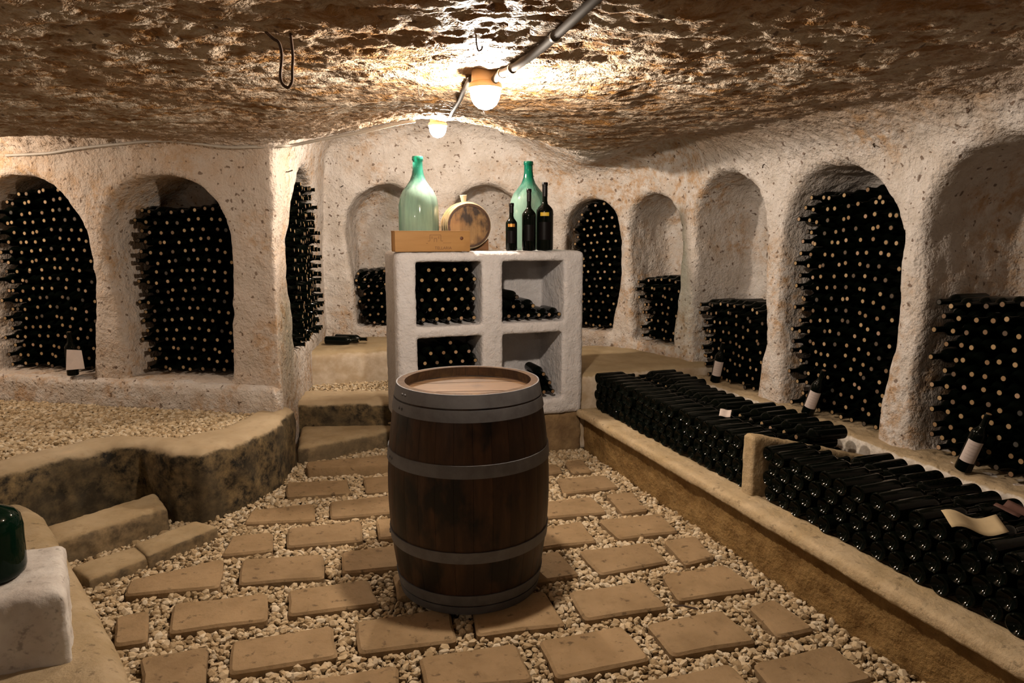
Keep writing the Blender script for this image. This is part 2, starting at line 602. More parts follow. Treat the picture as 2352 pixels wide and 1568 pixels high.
M = dict(
    plaster=m_cave(), gravel=m_gravel(), cork=m_cork(), glass=m_glassdark(),
    slab=m_stone('paving_limestone', (0.215, 0.142, 0.072), (0.28, 0.190, 0.102), (0.18, 0.115, 0.056), 5.0, 0.8, 0.012, spots=0.75),
    bed=m_stone('gravel_bed', (0.225, 0.158, 0.090), (0.300, 0.217, 0.128), (0.150, 0.105, 0.060), 30.0, 0.8, 0.012),
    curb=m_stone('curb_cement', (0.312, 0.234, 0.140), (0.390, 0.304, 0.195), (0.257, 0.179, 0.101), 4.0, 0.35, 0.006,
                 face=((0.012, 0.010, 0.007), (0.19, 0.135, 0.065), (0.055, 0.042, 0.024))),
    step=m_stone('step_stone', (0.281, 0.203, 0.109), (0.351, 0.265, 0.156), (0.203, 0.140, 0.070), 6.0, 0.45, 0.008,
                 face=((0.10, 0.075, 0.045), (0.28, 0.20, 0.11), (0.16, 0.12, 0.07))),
    ledge=m_stone('ledge_cement', (0.328, 0.242, 0.133), (0.406, 0.312, 0.187), (0.281, 0.195, 0.101), 5.0, 0.35, 0.006,
                  face=((0.50, 0.40, 0.29), (0.62, 0.53, 0.42), (0.40, 0.29, 0.17))),
    roughcurb=m_stone('pitted_curb', (0.328, 0.242, 0.140), (0.406, 0.312, 0.195), (0.281, 0.195, 0.101), 5.0, 0.9, 0.016, spots=0.8,
                      face=((0.44, 0.37, 0.29), (0.74, 0.68, 0.61), (0.66, 0.59, 0.52))),
    trough=m_stone('trough_stone', (0.328, 0.242, 0.133), (0.406, 0.312, 0.195), (0.265, 0.187, 0.101), 6.0, 0.9, 0.014, spots=0.6),
    retain=m_stone('retaining_render', (0.18, 0.10, 0.03), (0.27, 0.165, 0.06), (0.11, 0.064, 0.022), 9.0, 0.9, 0.022),
    white=m_stone('white_roughcast', (0.60, 0.575, 0.575), (0.65, 0.63, 0.635), (0.57, 0.53, 0.52), 11.0, 0.9, 0.016),
    block=m_stone('whitewashed_block', (0.448, 0.400, 0.360), (0.592, 0.560, 0.520), (0.240, 0.200, 0.176), 7.0, 0.6, 0.010, spots=0.5),
    plinth=m_stone('plinth_render', (0.152, 0.096, 0.048), (0.240, 0.160, 0.080), (0.096, 0.064, 0.036), 8.0, 0.7, 0.012),
    stave=m_wood('barrel_oak', (0.026, 0.0115, 0.0052), (0.056, 0.025, 0.0105), (0.016, 0.0075, 0.0042), 'Z', 4.0, 0.5, stain=((0.004, 0.003, 0.0025), 6.5, 0.50)),
    rim=m_wood('barrel_rim_oak', (0.036, 0.017, 0.006), (0.055, 0.026, 0.009), (0.085, 0.046, 0.015), 'Z', 14.0, 0.75),
    head=m_wood('barrel_head_oak', (0.070, 0.038, 0.018), (0.110, 0.062, 0.030), (0.038, 0.020, 0.010), 'X', 4.0, 0.62),
    hoop=m_metal('galvanised_hoop', (0.105, 0.106, 0.115), (0.155, 0.157, 0.168), 0.35, 0.5),
    rust=m_metal('rusty_wire', (0.045, 0.028, 0.018), (0.11, 0.06, 0.035), 0.5, 0.6),
    pine=m_wood('pine_box', (0.36, 0.185, 0.055), (0.42, 0.225, 0.072), (0.32, 0.155, 0.045), 'X', 3.5, 0.55, obj=True, ring=5.0),
    knot=m_plain('pine_knot', (0.10, 0.035, 0.015), 0.5),
    stamp=m_plain('burnt_stamp', (0.13, 0.055, 0.017), 0.6),
    cask=m_wood('small_cask_oak', (0.225, 0.124, 0.045), (0.300, 0.176, 0.068), (0.075, 0.034, 0.015), 'Z', 5.0, 0.4, stain=((0.022, 0.010, 0.005), 9.0, 0.50)),
    caskrim=m_wood('small_cask_rim', (0.053, 0.026, 0.013), (0.090, 0.045, 0.022), (0.030, 0.015, 0.009), 'Z', 5.0, 0.35),
    caskhoop=m_metal('brass_coloured_hoop', (0.315, 0.247, 0.143), (0.413, 0.338, 0.210), 0.7, 0.4),
    bung=m_plain('pale_bung', (0.540, 0.465, 0.330), 0.7),
    cradle=m_wood('cradle_wood', (0.180, 0.075, 0.022), (0.240, 0.105, 0.034), (0.135, 0.053, 0.015), 'X', 6.0, 0.5),
    pipe=m_plain('grey_conduit', (0.075, 0.058, 0.042), 0.7, spec=0.15),
    cable=m_plain('corrugated_cable', (0.350, 0.301, 0.245), 0.55),
    darkcable=m_plain('dark_cable', (0.035, 0.028, 0.022), 0.7),
    clip=m_plain('pale_clip', (0.420, 0.385, 0.336), 0.4, 0.4),
    lampbase=m_plain('lamp_base', (0.624, 0.400, 0.192), 0.35, 0.0, 0.08),
    lampglass=m_emit('lamp_glass', (1.0, 0.88, 0.70), 22.0),
    paper=m_plain('paper_label', (0.518, 0.432, 0.389), 0.8, 0.0, 0.12, 30.0),
    print=m_plain('label_print', (0.40, 0.31, 0.28), 0.8),
    oldpaper=m_plain('old_paper', (0.396, 0.302, 0.173), 0.85, 0.0, 0.2, 15.0),
    brownpaper=m_plain('brown_card', (0.09, 0.04, 0.028), 0.7),
    orangelabel=m_plain('copper_label', (0.540, 0.247, 0.053), 0.3, 0.5),
    yellowlabel=m_plain('yellow_label', (0.540, 0.352, 0.022), 0.5),
    darklabel=m_plain('dark_label', (0.004, 0.003, 0.003), 0.4, spec=0.08),
    capsule=m_plain('black_capsule', (0.005, 0.004, 0.004), 0.25, spec=0.15),
    green=m_glassdark('dark_green_glass', (0.0015, 0.009, 0.0045), 0.04),
    twig=m_plain('twig', (0.05, 0.03, 0.02), 0.8),
    nail=m_plain('iron_nail', (0.05, 0.035, 0.025), 0.6, 0.5),
)
M['demi_a'] = m_demijohn('demijohn_milky_glass', (0.08, 0.42, 0.32), (0.40, 0.60, 0.51), 0.40, 0.50, 0.72)
M['demi_b'] = m_demijohn('demijohn_green_glass', (0.02, 0.42, 0.29), (0.36, 0.58, 0.48), 0.36, 0.50, 0.58)

# ------------------------------------------------------------------ room shell (walls, niches, ceiling)
ROOM = [(-4.35, 4.96), (-1.50, 4.42), (-1.74, 6.47), (0.30, 6.52), (0.95, 6.10), (1.34, 5.47),
        tuple(W(3.04, 4.60)[:2]), tuple(W(3.04, -1.2)[:2]), (2.9, -2.2), (-4.35, -2.2)]

# cx, cy, normal into the rock, half width, sill, top, depth
nl = Vector((0.193, 0.981)); nr = Vector((cU, sU))
NICHES = dict(
    n1=((-3.27, 4.75), nl, 0.44, 0.575, 1.95, 0.62),
    n2=((-2.24, 4.555), nl, 0.43, 0.575, 1.94, 0.62),
    n2b=((-1.625, 5.50), Vector((-0.993, -0.116)), 0.62, 0.70, 2.06, 0.60),
    n3=((-1.14, 6.48), Vector((0, 1)), 0.37, 0.675, 1.99, 0.50),
    n4=((-0.25, 6.50), Vector((0, 1)), 0.35, 0.675, 1.97, 0.45),
    n5=((0.70, 6.255), Vector((0.524, 0.852)), 0.26, 0.675, 1.86, 0.50),
    n6=((1.155, 5.77), Vector((0.85, 0.526)), 0.29, 0.63, 1.87, 0.50),
    n7=(tuple(W(3.04, 4.19)[:2]), nr, 0.42, 0.445, 1.955, 0.55),
    n8=(tuple(W(3.04, 3.18)[:2]), nr, 0.42, 0.445, 1.95, 0.58),
    n9=(tuple(W(3.04, 2.17)[:2]), nr, 0.435, 0.44, 1.94, 0.64),
)


def sst(a, b, x):
    t = np.clip((x - a) / (b - a), 0, 1)
    return t * t * (3 - 2 * t)


def gauss(x, y, cx, cy, sx, sy):
    return np.exp(-((x - cx) / sx) ** 2 - ((y - cy) / sy) ** 2)


def lip_y(x):
    return 4.47 + 0.22 * (x + 1.5)


def zc_near(x, y):
    z = 2.145 + 0.13 * sst(2.5, 0.9, y) + 0.14 * gauss(x, y, -0.5, 4.8, 0.55, 1.1)
    z = z - 0.10 * gauss(x, y, 0.50, 5.5, 0.40, 0.7) + 0.16 * gauss(x, y, 1.3, 5.5, 0.45, 0.8)
    z = z - 0.03 * gauss(x, y, -1.5, 4.4, 0.5, 0.6) - 0.045 * sst(-0.8, -2.6, x) * sst(2.2, 3.4, y)
    z = z + 0.05 * sst(0.4, 1.6, x) * sst(3.2, 1.6, y)
    return z


def zc_far(x, y):
    z = 2.34 + 0.16 * sst(4.7, 5.5, y) - 0.42 * sst(-0.25, 0.75, x) + 0.25 * sst(0.75, 1.3, x)
    z = z - 0.12 * sst(-0.9, -1.7, x)
    return z


def build_shell():
    h = 0.026
    lo = np.array([-4.6, -2.4, -0.12]); hi = np.array([3.6, 7.35, 2.75])
    n = np.ceil((hi - lo) / h).astype(int) + 1
    xs = lo[0] + h * np.arange(n[0]); ys = lo[1] + h * np.arange(n[1]); zs = (lo[2] + h * np.arange(n[2])).astype(np.float32)
    X, Y = np.meshgrid(xs, ys, indexing='ij')
    XY = np.stack([X, Y], -1).reshape(-1, 2).astype(np.float32)
    d2 = poly_sd(XY, ROOM).reshape(n[0], n[1], 1)
    z = zs[None, None, :]
    zn = zc_near(X, Y)[:, :, None].astype(np.float32)
    zf = zc_far(X, Y)[:, :, None].astype(np.float32)
    kk = (0.12 + 0.30 * sst(0.2, 1.2, X) + 0.15 * sst(1.5, 0.0, Y))[:, :, None].astype(np.float32)
    lean = 0.05 * sst(1.2, 2.2, zs)[None, None, :]
    d2l = (d2 + lean).astype(np.float32)
    A1 = smax(d2l, z - zn, kk)
    ly = (lip_y(X) - Y)[:, :, None].astype(np.float32)
    A2 = smax(smax(d2l, z - zf, 0.30), ly, 0.06)
    F = smin(A1, A2, 0.03).astype(np.float32)
    for key, (c, nn, hw, s0, s1, dep) in NICHES.items():
        r = hw + dep + 0.3
        i0, i1 = [int(np.clip((c[0] + q * r - lo[0]) / h, 0, n[0])) for q in (-1, 1)]
        j0, j1 = [int(np.clip((c[1] + q * r - lo[1]) / h, 0, n[1])) for q in (-1, 1)]
        dx = X[i0:i1, j0:j1] - c[0]; dy = Y[i0:i1, j0:j1] - c[1]
        tt = (dx * nn[0] + dy * nn[1])[:, :, None]
        ss = (-dx * nn[1] + dy * nn[0])[:, :, None]
        zz = z
        spring = s1 - hw
        wob = 0.02 * np.sin(5.0 * zz + 11.0 * c[0]) - 0.035 * sst(s0 + 0.45, s0, zz)
        side = np.where(zz < spring, np.abs(ss) - hw - wob, np.sqrt(ss ** 2 + (zz - spring) ** 2) - hw - wob)
        # the back wall of the niche curves in towards the crown
        bk = tt - dep + 0.10 * sst(spring, s1, zz)
        G = smax(side, bk, 0.10)
        G = np.maximum(G, s0 - zz)
        G = np.maximum(G, -tt - 0.25)
        F[i0:i1, j0:j1] = smin(F[i0:i1, j0:j1], G.astype(np.float32), 0.055)
    V, Q = surface_nets(F, lo, h)
    del F, A1, A2
    N = vnormals(V, Q)
    # slow undulation everywhere, then relief of the hewn rock
    up = sst(0.45, 0.85, np.abs(N[:, 2])) * (V[:, 2] > 1.9)
    lowf = fbm(V, 2.2, 2) * 0.016
    wall = fbm(V, (11, 11, 9), 3, 0.55) * 0.0085
    ceil_ = (fbm(V, (4.0, 8.0, 6), 3, 0.55)) * 0.013
    ridge = (0.5 - np.abs(fbm(V, (7, 14, 8), 3, 0.6))) * 0.010
    sgn = 1.0
    niche_keep = sst(0.55, 0.70, V[:, 2])
    D = lowf * niche_keep + wall * (1 - up) * (0.4 + 0.6 * niche_keep) + (ceil_ + ridge) * up
    V = V + N * (D * sgn)[:, None].astype(np.float32)
    N = vnormals(V, Q)
    return V, Q, N


SV, SQ, SN = build_shell()
fc = SV[SQ].mean(1)
fn = SN[SQ].mean(1)
# ray test orientation: make normals point into the room
if (np.einsum('ij,ij->i', fn, np.array([0, 3.0, 1.2]) - fc) > 0).mean() < 0.5:
    SQ = SQ[:, ::-1].copy(); SN = -SN; fn = -fn
is_ceil = (fc[:, 2] > 1.98) & (fn[:, 2] < -0.55)
# crowns of the niches stay with their wall
d_in = poly_sd(fc[:, :2].astype(np.float32), ROOM)
is_ceil &= d_in < -0.02
left = (~is_ceil) & (((fc[:, 1] < 5.25) & (fc[:, 0] < -1.3) & (fc[:, 1] > -1.9)) | ((fc[:, 0] < -1.52) & (fc[:, 1] < 6.25) & (fc[:, 1] > -1.9)))
back = (~is_ceil) & (~left) & (fc[:, 1] > 5.2) & (fc[:, 0] < 0.98)
front = (~is_ceil) & (~left) & (~back) & (fc[:, 1] < -1.9)
right = (~is_ceil) & (~left) & (~back) & (~front)


d_v = poly_sd(SV[:, :2].astype(np.float32), ROOM)
rock = sst(0.40, 0.85, np.abs(SN[:, 2])) * sst(1.98, 2.08, SV[:, 2]) * (0.30 * sst(0.05, -0.12, d_v) + 0.70 * sst(-0.25, -1.15, d_v))
rock = (rock * np.where((SV[:, 0] < 1.0), sst(0.10, -0.06, SV[:, 1] - lip_y(SV[:, 0])), 1.0)).astype(np.float32)


def set_rock(me, a):
    at = me.attributes.new('rock', 'FLOAT', 'POINT')
    at.data.foreach_set('value', np.ascontiguousarray(a, np.float32))
    co = np.zeros(len(me.vertices) * 3, np.float32)
    me.vertices.foreach_get('co', co)
    co = co.reshape(-1, 3)
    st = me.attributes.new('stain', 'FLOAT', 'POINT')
    d = sst(-1.35, -1.55, co[:, 0]) * sst(4.95, 4.6, co[:, 1] + 0.193 * (co[:, 0] + 1.5) - 0.02) * (0.45 + 0.4 * sst(1.6, 2.1, co[:, 2]))  # left wall: stain plus painted bounce tone, stronger near the top
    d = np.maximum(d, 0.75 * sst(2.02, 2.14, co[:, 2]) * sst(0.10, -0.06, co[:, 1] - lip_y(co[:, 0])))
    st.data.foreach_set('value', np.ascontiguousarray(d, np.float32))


def shell_part(name, mask, mat, label):
    q = SQ[mask]
    used, inv = np.unique(q, return_inverse=True)
    me = new_mesh(name, SV[used], inv.reshape(q.shape), True, SN[used])
    set_rock(me, rock[used])
    return ob(name, me, mat, None, kind='structure', label=label)


wl = shell_part('wall_left', left, M['plaster'], 'whitewashed cave wall with arched bottle niches on the left')
wr = shell_part('wall_right', right, M['plaster'], 'whitewashed cave wall with a row of arched niches on the right')
wb = shell_part('wall_back', back, M['plaster'], 'whitewashed back wall of the cellar with arched niches')
wf = shell_part('wall_front', front, M['plaster'], 'whitewashed cave wall on the entrance side')
def subdiv(V, Q, attr=None):
    E = np.concatenate([Q[:, [k, (k + 1) % 4]] for k in range(4)])
    Es = np.sort(E, 1)
    U_, inv, cnt = np.unique(Es, axis=0, return_inverse=True, return_counts=True)
    inv = inv.reshape(4, -1).T + len(V)
    mid = (V[U_[:, 0]] + V[U_[:, 1]]) / 2
    cen = V[Q].mean(1)
    ci = len(V) + len(U_) + np.arange(len(Q))
    VV = np.concatenate([V, mid, cen])
    R = None if attr is None else np.concatenate([attr, (attr[U_[:, 0]] + attr[U_[:, 1]]) / 2, attr[Q].mean(1)])
    QQ = np.concatenate([np.stack([Q[:, k], inv[:, k], ci, inv[:, k - 1]], 1) for k in range(4)])
    bnd = np.zeros(len(VV), bool)
    be = U_[cnt == 1]
    bnd[be.ravel()] = True
    bnd[len(V) + np.nonzero(cnt == 1)[0]] = True
    return VV, QQ, bnd, R


def ceiling_part():
    # the ceiling gets a finer mesh with small torn flakes of plaster
    q = SQ[is_ceil]
    used, inv = np.unique(q, return_inverse=True)
    V0, N0 = SV[used], SN[used]
    V1, Q1, bnd, R1 = subdiv(V0, inv.reshape(q.shape), rock[used])
    N1 = vnormals(V1, Q1)
    n0 = len(V0)
    near = sst(5.6, 4.8, V1[:, 1])
    fl = 1 - np.abs(fbm(V1, (11, 24, 14), 3, 0.6)) * 2
    d = 0.0075 * fl * near + 0.0030 * fbm(V1, (34, 60, 40), 2, 0.6) * near
    d[bnd] = 0
    V1 = V1 - N1 * (d * -1)[:, None].astype(np.float32)
    N2 = vnormals(V1, Q1)
    b0 = np.nonzero(bnd[:n0])[0]
    N2[b0] = N0[b0]
    cme = new_mesh('ceiling', V1, Q1, True, N2)
    set_rock(cme, R1)
    return ob('ceiling', cme, M['plaster'], None, kind='structure', label='low hewn rock ceiling with pale flaking plaster')


ce = ceiling_part()

# ------------------------------------------------------------------ floor bed and paving slabs
fl_me = new_mesh('floor', np.array([(-4.5, -2.3, -0.012), (3.6, -2.3, -0.012), (3.6, 7.2, -0.012), (-4.5, 7.2, -0.012)]), np.array([(0, 1, 2, 3)]))
floor = ob('floor', fl_me, M['bed'], None, kind='structure', label='gravel floor with rows of limestone paving slabs')

TILES = [
    ((-1.346, 4.376), (-0.727, 4.558), (-0.692, 4.324), (-1.303, 4.256)),
    ((-1.390, 4.106), (-1.022, 4.152), (-0.956, 3.946), (-1.318, 3.883)),
    ((-0.938, 4.191), (-0.603, 4.279), (-0.552, 3.995), (-0.868, 3.946)),
    ((-1.448, 3.676), (-1.124, 3.771), (-1.054, 3.545), (-1.422, 3.500)),
    ((-1.044, 3.797), (-0.681, 3.911), (-0.604, 3.658), (-0.980, 3.569)),
    ((-1.422, 3.344), (-1.233, 3.391), (-1.161, 3.182), (-1.388, 3.127)),
    ((-1.168, 3.434), (-0.807, 3.528), (-0.748, 3.293), (-1.106, 3.220)),
    ((-0.731, 3.545), (-0.444, 3.628), (-0.393, 3.381), (-0.671, 3.314)),
    ((-1.694, 2.890), (-1.362, 3.095), (-1.276, 2.832), (-1.650, 2.758)),
    ((-1.271, 3.086), (-0.905, 3.140), (-0.838, 2.910), (-1.198, 2.851)),
    ((-0.823, 3.163), (-0.520, 3.259), (-0.475, 3.021), (-0.770, 2.958)),
    ((-1.588, 2.592), (-1.484, 2.641), (-1.378, 2.425), (-1.484, 2.392)),
    ((-1.407, 2.691), (-1.046, 2.776), (-0.974, 2.569), (-1.321, 2.477)),
    ((-0.964, 2.795), (-0.639, 2.898), (-0.548, 2.691), (-0.903, 2.601)),
    ((-0.539, 2.946), (-0.234, 3.029), (-0.201, 2.832), (-0.484, 2.733)),
    ((-0.619, 2.554), (-0.256, 2.664), (-0.207, 2.425), (-0.562, 2.348)),
    ((-1.055, 2.420), (-0.702, 2.529), (-0.633, 2.327), (-0.989, 2.225)),
    ((-1.350, 2.319), (-1.132, 2.392), (-1.047, 2.170), (-1.228, 2.098)),
    ((-0.768, 2.177), (-0.407, 2.275), (-0.362, 2.098), (-0.717, 2.014)),
    ((-0.167, 2.678), (0.139, 2.799), (0.212, 2.535), (-0.135, 2.460)),
    ((-0.338, 2.321), (0.016, 2.408), (0.075, 2.192), (-0.287, 2.131)),
    ((0.099, 2.425), (0.432, 2.526), (0.502, 2.311), (0.155, 2.203)),
    ((0.241, 2.787), (0.587, 2.878), (0.645, 2.664), (0.289, 2.569)),
    ((0.323, 3.177), (0.676, 3.269), (0.734, 3.064), (0.399, 2.942)),
    ((-0.074, 3.077), (0.225, 3.173), (0.304, 2.938), (-0.030, 2.832)),
    ((0.675, 2.942), (0.989, 3.038), (1.068, 2.813), (0.699, 2.719)),
    ((0.530, 2.538), (0.855, 2.641), (0.925, 2.422), (0.584, 2.332)),
    ((0.977, 2.671), (1.102, 2.726), (1.179, 2.504), (1.013, 2.451)),
    ((0.860, 2.285), (1.197, 2.400), (1.253, 2.199), (0.892, 2.076)),
    ((0.437, 2.180), (0.781, 2.285), (0.818, 2.154), (0.478, 2.014)),
    ((0.759, 3.293), (0.936, 3.344), (0.965, 3.108), (0.807, 3.038)),
    ((0.467, 3.545), (0.812, 3.628), (0.860, 3.396), (0.542, 3.314)),
    ((0.009, 3.402), (0.372, 3.523), (0.426, 3.283), (0.051, 3.182)),
    ((0.552, 3.918), (0.719, 3.953), (0.758, 3.682), (0.608, 3.640)),
    ((0.059, 3.764), (0.467, 3.877), (0.524, 3.640), (0.103, 3.557)),
    ((0.278, 4.175), (0.594, 4.239), (0.647, 4.024), (0.301, 3.932)),
    ((0.354, 4.503), (0.474, 4.558), (0.517, 4.312), (0.388, 4.279)),
    ((0.040, 4.380), (0.307, 4.449), (0.328, 4.304), (0.066, 4.223)),
    ((0.110, 2.014), (0.384, 2.120), (0.435, 1.935), (0.161, 1.862)),
]


def slab_mesh(name, quad, z1, z0=-0.01, cr=0.018, bev=0.010):
    """a paving slab: rounded corners, worn arris, slightly uneven top"""
    q = [Vector((p[0], p[1])) for p in quad]
    area = sum(q[i].x * q[(i + 1) % 4].y - q[(i + 1) % 4].x * q[i].y for i in range(4))
    if area < 0:
        q = q[::-1]
    c = sum(q, Vector((0, 0))) / 4
    ring = []
    for i in range(4):
        p, a, b = q[i], q[i - 1], q[(i + 1) % 4]
        ea, eb = (a - p).normalized(), (b - p).normalized()
        ring += [p + ea * cr, p + (ea + eb) * cr * 0.3, p + eb * cr]
        # extra point on each edge so that the edge is not dead straight
        m = (p + b) / 2
        ring.append(m + Vector((random.uniform(-1, 1), random.uniform(-1, 1))) * 0.005)
    n = len(ring)
    V = []
    for p in ring:
        V.append((p.x, p.y, z0))
    for p in ring:
        V.append((p.x, p.y, z1 - bev))
    for p in ring:
        d = (c - p).normalized()
        s = p + d * bev * 1.1
        V.append((s.x, s.y, z1 - 0.0005))
    V.append((c.x, c.y, z1))
    Fc = []
    for k in (0, 1):
        for i in range(n):
            j = (i + 1) % n
            Fc.append((k * n + i, k * n + j, (k + 1) * n + j, (k + 1) * n + i))
    for i in range(n):
        Fc.append((2 * n + i, 2 * n + (i + 1) % n, 3 * n))
    return pymesh(name, V, Fc, True, 40)


for i, qd in enumerate(TILES):
    ob('paving_slab', slab_mesh('paving_slab', qd, 0.07 if i == 0 else 0.03), M['slab'], floor)

# ------------------------------------------------------------------ raised platform on the left, steps, ledges
PLAT = [(-2.90, 2.20), (-2.48, 3.24), (-2.37, 3.48), (-2.20, 3.68), (-2.06, 3.70), (-1.80, 3.55), (-1.64, 3.55), (-1.50, 3.78), (-1.42, 4.09), (-1.44, 4.50), (-1.7, 4.75), (-4.4, 5.25), (-4.4, 2.20)]
BASIN = [(-3.02, 2.6), (-2.63, 3.44), (-2.40, 3.80), (-2.30, 3.88), (-1.88, 3.83), (-1.74, 4.0), (-1.66, 4.40), (-1.68, 4.9), (-4.6, 5.4), (-4.6, 2.6)]
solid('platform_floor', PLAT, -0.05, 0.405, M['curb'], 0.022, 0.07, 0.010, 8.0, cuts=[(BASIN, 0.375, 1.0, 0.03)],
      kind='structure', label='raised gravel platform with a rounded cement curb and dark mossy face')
# plinth band under the left niches
solid('trim_1', [(-4.3, 4.92), (-1.53, 4.385), (-1.50, 4.45), (-1.55, 4.60), (-4.3, 5.1)], 0.36, 0.565, M['plaster'], 0.02, 0.05, 0.008, 8.0,
      kind='structure', label='low plastered band under the two left niches')

stairs_l = empty('stairs_left', (-1.9, 3.1, 0), kind='structure', label='worn stone steps up to the raised platform')
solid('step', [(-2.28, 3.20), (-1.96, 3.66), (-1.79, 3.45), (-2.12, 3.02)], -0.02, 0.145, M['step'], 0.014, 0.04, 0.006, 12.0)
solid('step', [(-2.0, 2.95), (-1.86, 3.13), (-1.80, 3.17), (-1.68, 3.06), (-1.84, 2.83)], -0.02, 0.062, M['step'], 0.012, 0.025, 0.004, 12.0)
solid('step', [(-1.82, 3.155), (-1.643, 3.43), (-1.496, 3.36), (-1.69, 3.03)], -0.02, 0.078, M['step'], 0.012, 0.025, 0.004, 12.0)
stairs_b = empty('stairs_back', (-1.1, 4.9, 0), kind='structure', label='worn stone steps beside the white masonry shelves')
solid('step', [(-1.44, 4.50), (-1.37, 4.515), (-0.86, 4.92), (-0.62, 5.18), (-1.62, 5.20)], -0.02, 0.135, M['step'], 0.016, 0.05, 0.007, 10.0)
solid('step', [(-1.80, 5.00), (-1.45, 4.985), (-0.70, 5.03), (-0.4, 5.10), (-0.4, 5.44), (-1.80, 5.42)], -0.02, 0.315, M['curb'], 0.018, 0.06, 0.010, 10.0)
for o in list(COL.objects):
    if o.name.startswith('step') and o.parent is None and o.type == 'MESH':
        tgt = stairs_l if o.data.vertices[0].co.y < 4.2 else stairs_b
        o.parent = tgt
        o.matrix_parent_inverse = Matrix.Translation(tgt.location).inverted()
solid('landing_floor', [(-1.85, 5.40), (-0.3, 5.40), (-0.3, 6.05), (-1.85, 6.0)], -0.02, 0.29, M['bed'], 0.03, 0.02, 0.004, 10.0,
      kind='structure', label='small gravel landing at the top of the back steps')
solid('ledge_trim', [(-1.95, 5.60), (-1.66, 5.655), (-1.03, 5.825), (0.1, 5.98), (0.5, 6.05), (0.5, 6.75), (-1.95, 6.75)], 0.0, 0.578, M['ledge'], 0.024, 0.07, 0.008, 6.0,
      kind='structure', label='wide plastered ledge under the back niches')

# foreground stone at the lower left
solid('kerb_trim', [(-3.3, 3.62), (-2.56, 3.42), (-2.27, 3.22), (-1.98, 2.90), (-1.69, 2.57), (-1.485, 2.34), (-1.265, 2.08), (-1.125, 1.90), (-0.855, 1.45), (-0.75, 1.0), (-3.3, 1.0)],
      -0.05, 0.225, M['trough'], 0.022, 0.10, 0.006, 5.0, kind='structure', label='broad rounded stone kerb in the lower left foreground')
solid('stone_block', [(-2.02, 2.20), (-1.591, 2.34), (-1.370, 1.99), (-1.80, 1.85)], 0.19, 0.46, M['block'], 0.013, 0.035, 0.006, 12.0,
      label='whitewashed stone block standing on the foreground kerb', category='block')

# ------------------------------------------------------------------ trough on the right
tr = empty('bottle_trough', tuple(W(2.5, 2.8, 0)), label='long low stone trough full of lying bottles along the right wall', category='trough')


def uvpoly(*pts):
    return [tuple(W(u, v)[:2]) for (u, v) in pts]


def tpart(name, *a, **k):
    o = solid(name, *a, **k)
    o.parent = tr
    o.matrix_parent_inverse = Matrix.Translation(tr.location).inverted()
    return o


tpart('retaining_wall', uvpoly((2.065, 0.3), (2.058, 2.0), (2.058, 4.42), (2.16, 4.42), (2.16, 0.3)), -0.02, 0.28, M['retain'], 0.02, 0.03, 0.012, 9.0)
tpart('front_slab', uvpoly((2.000, 0.3), (2.008, 2.2), (2.000, 4.42), (2.16, 4.42), (2.16, 0.3)), 0.255, 0.312, M['trough'], 0.014, 0.03, 0.004, 8.0)
tpart('trough_bed', uvpoly((2.12, 0.3), (2.12, 4.5), (3.0, 4.5), (3.0, 0.3)), -0.02, 0.300, M['bed'], 0.03, 0.02, 0.003, 8.0)
tpart('back_curb', uvpoly((2.965, 0.3), (2.97, 2.4), (2.97, 4.6), (3.25, 4.6), (3.25, 0.3)), 0.2, 0.442, M['roughcurb'], 0.016, 0.03, 0.008, 16.0,
      zfun=lambda x, y: 0.442 + 0.03 * sst(3.0, 5.0, y))
tpart('end_wall', uvpoly((2.02, 4.43), (2.80, 4.46), (3.2, 4.48), (3.2, 5.1), (2.75, 5.6), (1.9, 5.6), (1.9, 4.8), (2.02, 4.8)), 0.0, 0.552, M['ledge'], 0.02, 0.04, 0.006, 8.0)
tpart('divider', uvpoly((2.10, 2.615), (2.10, 2.69), (2.99, 2.69), (2.99, 2.615)), 0.27, 0.60, M['trough'], 0.013, 0.02, 0.004, 12.0,
      zfun=lambda x, y: 0.605 - 0.215 * np.clip((x * cU + y * sU - 2.13) / 0.82, 0, 1))

# ------------------------------------------------------------------ white masonry shelves
su = empty('shelving_unit', tuple(W(1.40, 4.6, 0)), label='white roughcast masonry shelving unit with four open bays behind the barrel', category='shelf')
SU0, SU1, SV0, SV1 = 0.745, 2.045, 4.40, 4.90


def masonry_frame():
    h = 0.013
    lo = np.array([SU0 - 0.04, SV0 - 0.04, 0.24]); hi = np.array([SU1 + 0.04, SV1 + 0.04, 1.47])
    n = np.ceil((hi - lo) / h).astype(int) + 1
    u = (lo[0] + h * np.arange(n[0]))[:, None, None]; v = (lo[1] + h * np.arange(n[1]))[None, :, None]; z = (lo[2] + h * np.arange(n[2]))[None, None, :]

    def bx(u0, u1, v0, v1, z0, z1, k):
        a = np.maximum(u0 - u, u - u1) + 0 * v + 0 * z
        b = np.maximum(v0 - v, v - v1) + 0 * u + 0 * z
        c = np.maximum(z0 - z, z - z1) + 0 * u + 0 * v
        return smax(smax(a, b, k), c, k)
    F = bx(SU0, SU1, SV0, SV1, 0.285, 1.425, 0.035)
    for (a, b, c, d) in ((0.87, 1.307, 0.945, 1.362), (1.45, 1.895, 0.945, 1.360), (0.872, 1.305, 0.40, 0.872), (1.452, 1.885, 0.40, 0.870)):
        F = smax(F, -bx(a, b, SV0 - 0.3, SV1 - 0.07, c, d, 0.012), 0.018)
    V, Q = surface_nets(F.astype(np.float32), lo, h)
    N = vnormals(V, Q)
    V = V + N * (0.0030 * fbm(V, 30.0, 3, 0.6) + 0.003 * fbm(V, 5.0, 2))[:, None]
    P = np.stack([V[:, 0] * cU - V[:, 1] * sU, V[:, 0] * sU + V[:, 1] * cU, V[:, 2]], 1)
    return new_mesh('masonry_frame', P, Q)


